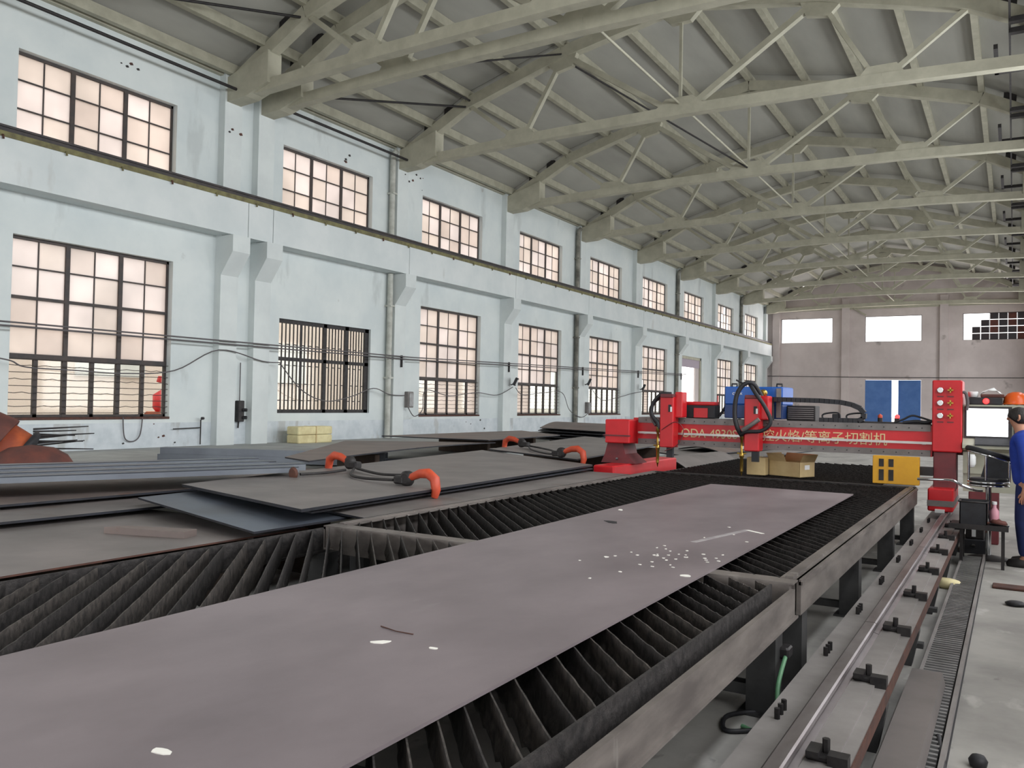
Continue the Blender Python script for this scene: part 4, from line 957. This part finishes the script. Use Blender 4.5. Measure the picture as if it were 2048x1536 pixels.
# things standing on the beam
ps = thing('plasma_power_source', 'bright blue plasma power source box standing on the gantry beam', 'power source', (-3.08, 11.9, 1.42))
MB().bbox(-3.5, -2.7, 11.66, 12.3, 1.62, 1.87, .015).build('upper_case', m_blue, ps)
MB().bbox(-3.5, -2.7, 11.66, 12.3, 1.43, 1.62, .01).build('lower_case', m_blued, ps)
MB().box(-2.78, -2.72, 11.64, 11.66, 1.45, 1.85).build('front_trim', m_grey, ps)
text('crox', .075, (-3.39, 11.655, 1.755), m_white, ps, 'lettering')
for x in (-3.42, -2.8):
    MB().tube([(x, 11.75, 1.87), (x, 11.75, 1.91), (x+.07, 11.75, 1.91), (x+.07, 11.75, 1.87)], .014, 6).build('lifting_eye', m_iron, ps)
hose([(-3.52, 11.8, 1.6), (-3.56, 11.78, 1.52), (-3.6, 11.75, 1.45)], .018, m_black, ps, 'cable')
tb_ = thing('tool_box', 'black and red tool box on the gantry beam left of the blue box', 'tool box', (-3.8, 11.8, 1.41))
MB().bbox(-4.05, -3.62, 11.6, 11.85, 1.416, 1.6, .012).build('tray', m_black, tb_); MB().bbox(-4.05, -3.62, 11.6, 11.85, 1.6, 1.65, .012).build('lid', m_red, tb_)
MB().box(-3.92, -3.72, 11.59, 11.6, 1.425, 1.56).build('front_panel', m_red, tb_)
lv = thing('louvred_box', 'dark louvred box behind the drag chain on the gantry beam', 'box', (-2.5, 12.0, 1.41))
MB().bbox(-2.7, -2.32, 11.9, 12.2, 1.412, 1.62, .008).build('case', m_iron, lv)
for k in range(6): MB().box(-2.68, -2.34, 11.885, 11.9, 1.44+.028*k, 1.452+.028*k).build('louvre', m_grey, lv)
for i, (x, lb) in enumerate(((-1.48, 'small amber beacon on the beam before the far blue door'), (-1.28, 'small red indicator lamp on the beam nearest the red cabinet'))):
    b = thing('beacon_lamp', lb, 'lamp', (x, 11.7, 1.432))
    MB().lathe([(.03, 0), (.03, .05)], (x, 11.7, 1.432), (0, 0, 1), 10).build('base', m_iron, b)
    MB().lathe([(.026, 0), (.03, .03), (.0, .055)], (x, 11.7, 1.482), (0, 0, 1), 12).build('dome', m_orange if i == 0 else m_redlight, b)
# cardboard boxes on the rear table section
b1 = thing('cardboard_box', 'smaller closed cardboard box behind the right torch', 'cardboard box', (-2.98, 11.7, .66))
MB().bbox(-3.15, -2.9, 11.56, 11.85, .662, .9, .006).build('carton', m_card, b1)
MB().box(-3.05, -3.0, 11.555, 11.855, .901, .904).build('tape', m_cream, b1)
b2 = thing('cardboard_box', 'open cardboard box with raised flaps and white label', 'cardboard box', (-2.6, 11.85, .66))
mm = Matrix.Translation((-2.6, 11.8, .662)) @ Matrix.Rotation(radians(-22), 4, 'Z')
q = MB(); a, b, h, w = .24, .17, .2, .006
q.box(-a, a, -b, b, 0, w); q.box(-a, a, -b, -b+w, 0, h); q.box(-a, a, b-w, b, 0, h); q.box(-a, -a+w, -b, b, 0, h); q.box(a-w, a, -b, b, 0, h)
q.xf(mm).build('carton', m_card, b2)
for (x0, y0, x1, y1, ox, oy) in ((-a, -b, a*.1, -b, 0, -.05), (a, -b, a, b, .05, 0), (-a, b, a, b, 0, .06), (-a, -b, -a, b, -.05, 0)):
    f = MB(); f.add([(x0, y0, h), (x1, y1, h), (x1+ox, y1+oy, h+.1), (x0+ox, y0+oy, h+.1), (x0, y0+.004, h), (x1, y1+.004, h), (x1+ox, y1+oy+.004, h+.1), (x0+ox, y0+oy+.004, h+.1)],
                    [(0, 1, 2, 3), (7, 6, 5, 4), (0, 4, 5, 1), (1, 5, 6, 2), (2, 6, 7, 3), (3, 7, 4, 0)]); f.xf(mm).build('flap', m_card, b2)
MB().box(a, a+.003, -.06, .05, .1, .16).xf(mm).build('paper_label', m_white, b2)

# ============================================================ CONSOLE AND ITEMS
cs = thing('control_console', 'beige control console with a lit white screen right of the red cabinet', 'console', (-.05, 11.75, .3))
MB().prism([(11.5, 1.27), (11.5, 1.67), (11.95, 1.67), (11.95, .62), (11.6, .62), (11.6, 1.1), (11.38, 1.15), (11.38, 1.19)], -.53, .5, 'yz').build('housing', m_beige, cs)
MB().box(-.515, -.02, 11.485, 11.5, 1.27, 1.65).build('bezel', m_iron, cs)
MB().box(-.49, -.06, 11.478, 11.486, 1.295, 1.625).build('screen', m_screen, cs)
kp = MB().box(.0, .2, 11.485, 11.5, 1.29, 1.62).build('keypad_panel', m_iron, cs)
for i in range(4):
    for j in range(4): MB().box(.02+.042*i, .05+.042*i, 11.475, 11.486, 1.31+.045*j, 1.34+.045*j).build('key', m_white, kp)
MB().prism([(11.36, 1.185), (11.5, 1.275), (11.5, 1.29), (11.36, 1.20)], -.4, .15, 'yz').build('keyboard', m_black, cs)
MB().bbox(-.47, -.15, 11.6, 11.95, .0, .62, .01).build('pedestal', m_maroon, cs)
MB().lathe([(0, 0), (.03, .01), (.045, .05), (.045, .13), (.03, .16)], (-.43, 11.37, .92), (0, 0, 1), 12).build('cup_holder', m_white, cs)
MB().box(-.53, -.3, 11.55, 11.6, .84, 1.1).build('side_panel', m_beige, cs)
b = thing('signal_box', 'dark box with a glowing red light on top of the console', 'box', (-.3, 11.7, 1.67))
MB().bbox(-.48, -.12, 11.56, 11.85, 1.672, 1.76, .01).build('case', m_black, b); MB().lathe([(.032, 0), (.034, .012), (0, .02)], (-.29, 11.56, 1.715), (0, -1, 0), 14).build('lamp', m_redlight, b)
MB().bbox(-.35, -.1, 11.6, 11.85, 1.76, 1.80, .01).build('lid', m_rustbr, b)
b = thing('white_cup', 'small white cup on the left of the console top', 'cup', (-.45, 11.6, 1.76)); MB().lathe([(.03, 0), (.05, .005), (.055, .06), (.05, .07), (.046, .06), (.03, .01)], (-.43, 11.65, 1.761), (0, 0, 1), 16).build('cup', m_white, b)
b = thing('tissue_pack', 'crumpled white tissue pack on the dark box', 'tissue', (-.2, 11.7, 1.80))
R = random.Random(8); v = []; f = []
for j in range(5):
    for i in range(9): v.append((-.36+.03*i, 11.66+.035*j, 1.80+max(0, .075*sin(pi*i/8)*(1-.15*abs(j-2))+R.uniform(-.008, .012))))
for j in range(4):
    for i in range(8): f.append((j*9+i, j*9+i+1, j*9+10+i, j*9+9+i))
o = MB().add(v, f, True).build('tissue', m_white, b); md = o.modifiers.new('thick', 'SOLIDIFY'); md.thickness = .006
hh = thing('hard_hat', 'orange hard hat resting on the console top', 'hard hat', (.02, 11.65, 1.67))
MB().lathe([(.135, 0), (.137, .03), (.125, .08), (.09, .125), (.04, .145), (0, .148)], (.02, 11.7, 1.685), (0, 0, 1), 24).build('shell', m_helmet, hh)
MB().lathe([(.12, .0), (.155, -.004), (.158, .004), (.13, .012)], (.02, 11.7, 1.685), (0, 0, 1), 24).build('brim', m_helmet, hh)
MB().tube([(.02+.13*cos(a), 11.7+.13*sin(a), 1.69+.012*sin(5*a)) for a in [k*pi/8 for k in range(16)]], .008, 6, True).build('strap', m_yellow, hh)
st = thing('bar_stool', 'black padded bar stool with chrome rings beside the operator', 'stool', (-.22, 10.55, 0))
sx, sy = -.235, 10.48
MB().lathe([(0, .80), (.17, .80), (.19, .82), (.19, .855), (.17, .87), (0, .875)], (sx, sy, 0), (0, 0, 1), 28).build('seat', m_black, st)
for z in (.795, .83): MB().tube([(sx+.195*cos(a), sy+.195*sin(a), z) for a in [k*pi/16 for k in range(32)]], .011, 8, True).build('seat_ring', m_chrome, st)
bk = [(sx+.195*cos(a), sy+.195*sin(a)*.9, 1.19-.055*(1+cos(a-.25))) for a in [radians(180+k*12) for k in range(-2, 18)]]
MB().tube(bk, .032, 10).build('back_pad', m_black, st)
MB().tube([(x, y*1.0-.035, z-.028) for x, y, z in bk], .010, 8).build('back_trim', m_chrome, st)
for k in (1, 9, 17):
    x, y, z = bk[k]; MB().tube([(x, y, z-.02), (x, y, .83)], .013, 8).build('back_post', m_chrome, st)
MB().prism([(sx-.08, .86), (sx+.2, .86), (sx+.2, 1.07), (sx-.02, 1.10)], sy+.17, sy+.2).build('back_cushion', m_black, st)
MB().tube([(sx, sy, .03), (sx, sy, .8)], .03, 12).build('column', m_chrome, st); MB().lathe([(.2, 0), (.2, .012), (.05, .04)], (sx, sy, 0), (0, 0, 1), 24).build('base', m_iron, st)
sh = thing('tool_shelf', 'low dark steel tool shelf in front of the stool', 'shelf', (-.25, 9.95, 0))
MB().box(-.56, -.05, 9.72, 10.12, .40, .43).build('shelf_board', m_iron, sh); MB().box(-.57, -.04, 9.71, 9.73, .395, .445).build('front_lip', m_iron, sh)
for x in (-.46, -.09):
    for y in (9.82, 10.12): MB().box(x-.015, x+.015, y-.015, y+.015, 0, .4).build('leg', m_iron, sh)
b = thing('dark_bin', 'dark open bin on the tool shelf by the red foot', 'bin', (-.36, 9.98, .43))
q = MB(); q.box(-.47, -.24, 9.86, 10.1, .432, .44)
for x0, x1, y0, y1 in ((-.48, -.47, 9.85, 10.11), (-.24, -.23, 9.85, 10.11), (-.48, -.23, 9.85, 9.86), (-.48, -.23, 10.1, 10.11)): q.box(x0, x1, y0, y1, .432, .66)
q.build('tub', m_black, b); MB().tube([(-.49, 9.845, .66), (-.22, 9.845, .66), (-.22, 10.115, .66), (-.49, 10.115, .66)], .008, 6, True).build('rim', m_iron, b)
b = thing('bottle', 'pink plastic bottle on the tool shelf behind the chrome tool', 'bottle', (-.17, 10.02, .43)); MB().lathe([(.04, 0), (.045, .01), (.045, .13), (.02, .17), (.02, .2)], (-.17, 10.03, .432), (0, 0, 1), 14).build('body', m_pink, b); MB().lathe([(.024, 0), (.024, .03)], (-.17, 10.03, .632), (0, 0, 1), 12).build('cap', m_white, b)
b = thing('chrome_tool', 'shiny flat chrome hand tool on the tool shelf', 'tool', (-.1, 9.85, .44)); MB().beam((-.2, 9.86, .455), (-.04, 9.82, .44), .04, .012).build('blade', m_chrome, b); MB().tube([(-.21, 9.862, .456), (-.3, 9.88, .445)], .014, 8).build('handle', m_rust, b)
b = thing('rag', 'crumpled brown rag at the right end of the tool shelf', 'rag', (-.13, 9.93, .44)); MB().lathe([(.07, 0), (.08, .015), (.06, .04), (.04, .03), (0, .055)], (-.13, 9.93, .444), (.1, .1, 1), 9).build('cloth', m_rustbr, b)
db = thing('drive_unit', 'black drive unit on the floor under the right gantry foot', 'drive unit', (-.4, 10.9, 0))
MB().bbox(-.5, -.22, 10.72, 11.15, 0, .16, .01).build('gearbox', m_black, db); MB().bbox(-.46, -.28, 10.75, 11.1, .16, .3, .01).build('motor', m_iron, db)
MB().box(-.40, -.36, 10.73, 10.75, .19, .3).build('white_bracket', m_white, db); MB().lathe([(.02, 0), (.02, .05)], (-.38, 10.72, .1), (0, -1, 0), 10).build('shaft_end', m_chrome, db)

# ============================================================ OPERATOR
def skin(name, V, Ed, rad, m, parent=None, root=0, sub=2):
    me = bpy.data.meshes.new(name); me.from_pydata(V, Ed, [])
    o = bpy.data.objects.new(name, me); COL.objects.link(o)
    o.modifiers.new('skin', 'SKIN')
    if not me.skin_vertices: raise RuntimeError('no skin layer')
    for i, r in enumerate(rad):
        s = me.skin_vertices[0].data[i]; s.radius = r if isinstance(r, tuple) else (r, r); s.use_root = (i == root)
    md = o.modifiers.new('sub', 'SUBSURF'); md.levels = sub; md.render_levels = sub
    me.materials.append(m)
    if parent: o.parent = parent
    bpy.context.view_layer.update()
    dg = bpy.context.evaluated_depsgraph_get(); nm = bpy.data.meshes.new_from_object(o.evaluated_get(dg))
    o.modifiers.clear(); o.data = nm; nm.name = name
    for p in nm.polygons: p.use_smooth = True
    return o
# local frame: facing +Y, x to the right, feet at z = 0; head bent forward a little
V = []; E_ = []; Rd = []
def add(p, r, par=None):
    V.append(p); Rd.append(r)
    if par is not None: E_.append((par, len(V)-1))
    return len(V)-1
pel = add((0, 0, .93), (.095, .075)); ab = add((0, .01, 1.07), (.10, .08), pel); chs = add((0, .02, 1.25), (.15, .10), ab); shc = add((0, .03, 1.38), (.12, .08), chs)
nk = add((0, .055, 1.46), (.06, .062), shc); hd0 = add((0, .085, 1.53), (.062, .075), nk); hd1 = add((0, .10, 1.60), (.075, .092), hd0); hd2 = add((0, .095, 1.665), (.06, .075), hd1)
hands = []
for s in (-1, 1):
    sh_ = add((s*.165, .02, 1.37), .06, shc); el = add((s*.21, -.03, 1.10), .045, sh_); wr_ = add((s*.2, -.015, .86), .032, el); pm = add((s*.195, -.005, .78), (.022, .036), wr_)
    hands.append((s, pm))
    hp_ = add((s*.085, 0, .86), .072, pel); kn = add((s*.09, .03, .49), .058, hp_); an = add((s*.095, 0, .09), .038, kn); toe = add((s*.102, .09, .04), (.028, .024), an)
for s, pm in hands:
    bx = V[pm]
    for k, (dx, L) in enumerate(((-.028, .062), (-.010, .072), (.010, .068), (.028, .052))):
        a = add((bx[0], bx[1]+dx+.01, bx[2]-.045), .0088, pm); b_ = add((bx[0]-s*.006, bx[1]+dx*1.15+.012, bx[2]-.045-L*.55), .0085, a); add((bx[0]-s*.025, bx[1]+dx*1.2+.012, bx[2]-.045-L*.9), .0075, b_)
    a = add((bx[0]-s*.01, bx[1]+.042, bx[2]-.005), .0105, pm); add((bx[0]-s*.022, bx[1]+.058, bx[2]-.04), .009, a)
op = skin('person', V, E_, Rd, m_skin)
op['label'] = 'operator in blue jacket and navy trousers standing at the right edge'; op['category'] = 'person'
# clothing grown over the same skeleton
jv = [(0, 0, .84), (0, 0, .96), (0, .01, 1.07), (0, .02, 1.25), (0, .03, 1.39), (0, .045, 1.475)]; je = [(0, 1), (1, 2), (2, 3), (3, 4), (4, 5)]; jr = [(.145, .14), (.15, .155), (.155, .16), (.175, .165), (.14, .125), (.085, .08)]
for s in (-1, 1):
    n = len(jv); jv += [(s*.17, .02, 1.38), (s*.215, -.03, 1.10), (s*.203, -.017, .89)]; jr += [.08, .065, .052]; je += [(4, n), (n, n+1), (n+1, n+2)]
skin('jacket', jv, je, jr, m_cover, op, 0)
tv = [(0, 0, .97), (0, 0, .90)]; te = [(0, 1)]; trr = [(.13, .11), (.14, .12)]
for s in (-1, 1):
    n = len(tv); tv += [(s*.085, 0, .86), (s*.092, .03, .49), (s*.096, 0, .10)]; trr += [.105, .078, .06]; te += [(1, n), (n, n+1), (n+1, n+2)]
skin('trousers', tv, te, trr, m_trous, op, 0)
for s in (-1, 1):
    MB().lathe([(.0, 0), (.052, .0), (.057, .03), (.046, .075), (.0, .1)], (s*.1, .05, 0), (0, 0, 1), 14).xf(Matrix.Translation((0, .05, 0)) @ Matrix.Diagonal((1, 2.3, 1, 1)) @ Matrix.Translation((0, -.05, 0))).build('shoe', m_shoe, op)
hr = MB(); n = 16; v = []; f = []; HCN = Vector((0, .085, 1.61))
for j in range(9):
    th = pi*j/10.5
    for k in range(n):
        a = 2*pi*k/n; fr_ = max(0, sin(a)); tt = th*(1-.38*fr_)
        v.append(HCN+Vector((.098*sin(tt)*cos(a), .115*sin(tt)*sin(a)-.008, .105*cos(tt))))
for j in range(8):
    for k in range(n): f.append((j*n+k, j*n+(k+1) % n, (j+1)*n+(k+1) % n, (j+1)*n+k))
o = hr.add(v, f, True).build('hair', m_hair, op); md = o.modifiers.new('thick', 'SOLIDIFY'); md.thickness = .014
for s in (-1, 1):
    MB().lathe([(0, -.012), (.012, 0), (0, .012)], (s*.03, .178, 1.605), (0, 1, 0), 10).build('eye', m_eye, op)
    MB().lathe([(.004, 0), (.006, .002)], (s*.03, .189, 1.605), (0, 1, 0), 8).build('pupil', m_black, op)
    MB().tube([(s*.082, .07, 1.625), (s*.098, .06, 1.62), (s*.097, .06, 1.585), (s*.083, .075, 1.57)], .011, 6).build('ear', m_skin, op)
    MB().tube([(s*.018, .183, 1.628), (s*.045, .175, 1.63)], .005, 5).build('eyebrow', m_hair, op)
MB().lathe([(0, 0), (.016, .012), (.009, .05)], (0, .19, 1.565), (0, -.3, 1), 8).build('nose', m_skin, op)
MB().tube([(-.024, .172, 1.54), (0, .18, 1.538), (.024, .172, 1.54)], .006, 6).build('mouth', m_rustbr, op)
op.scale = (.96, .96, .96); op.location = (.12, 10.2, 0); op.rotation_euler = (0, 0, radians(80))
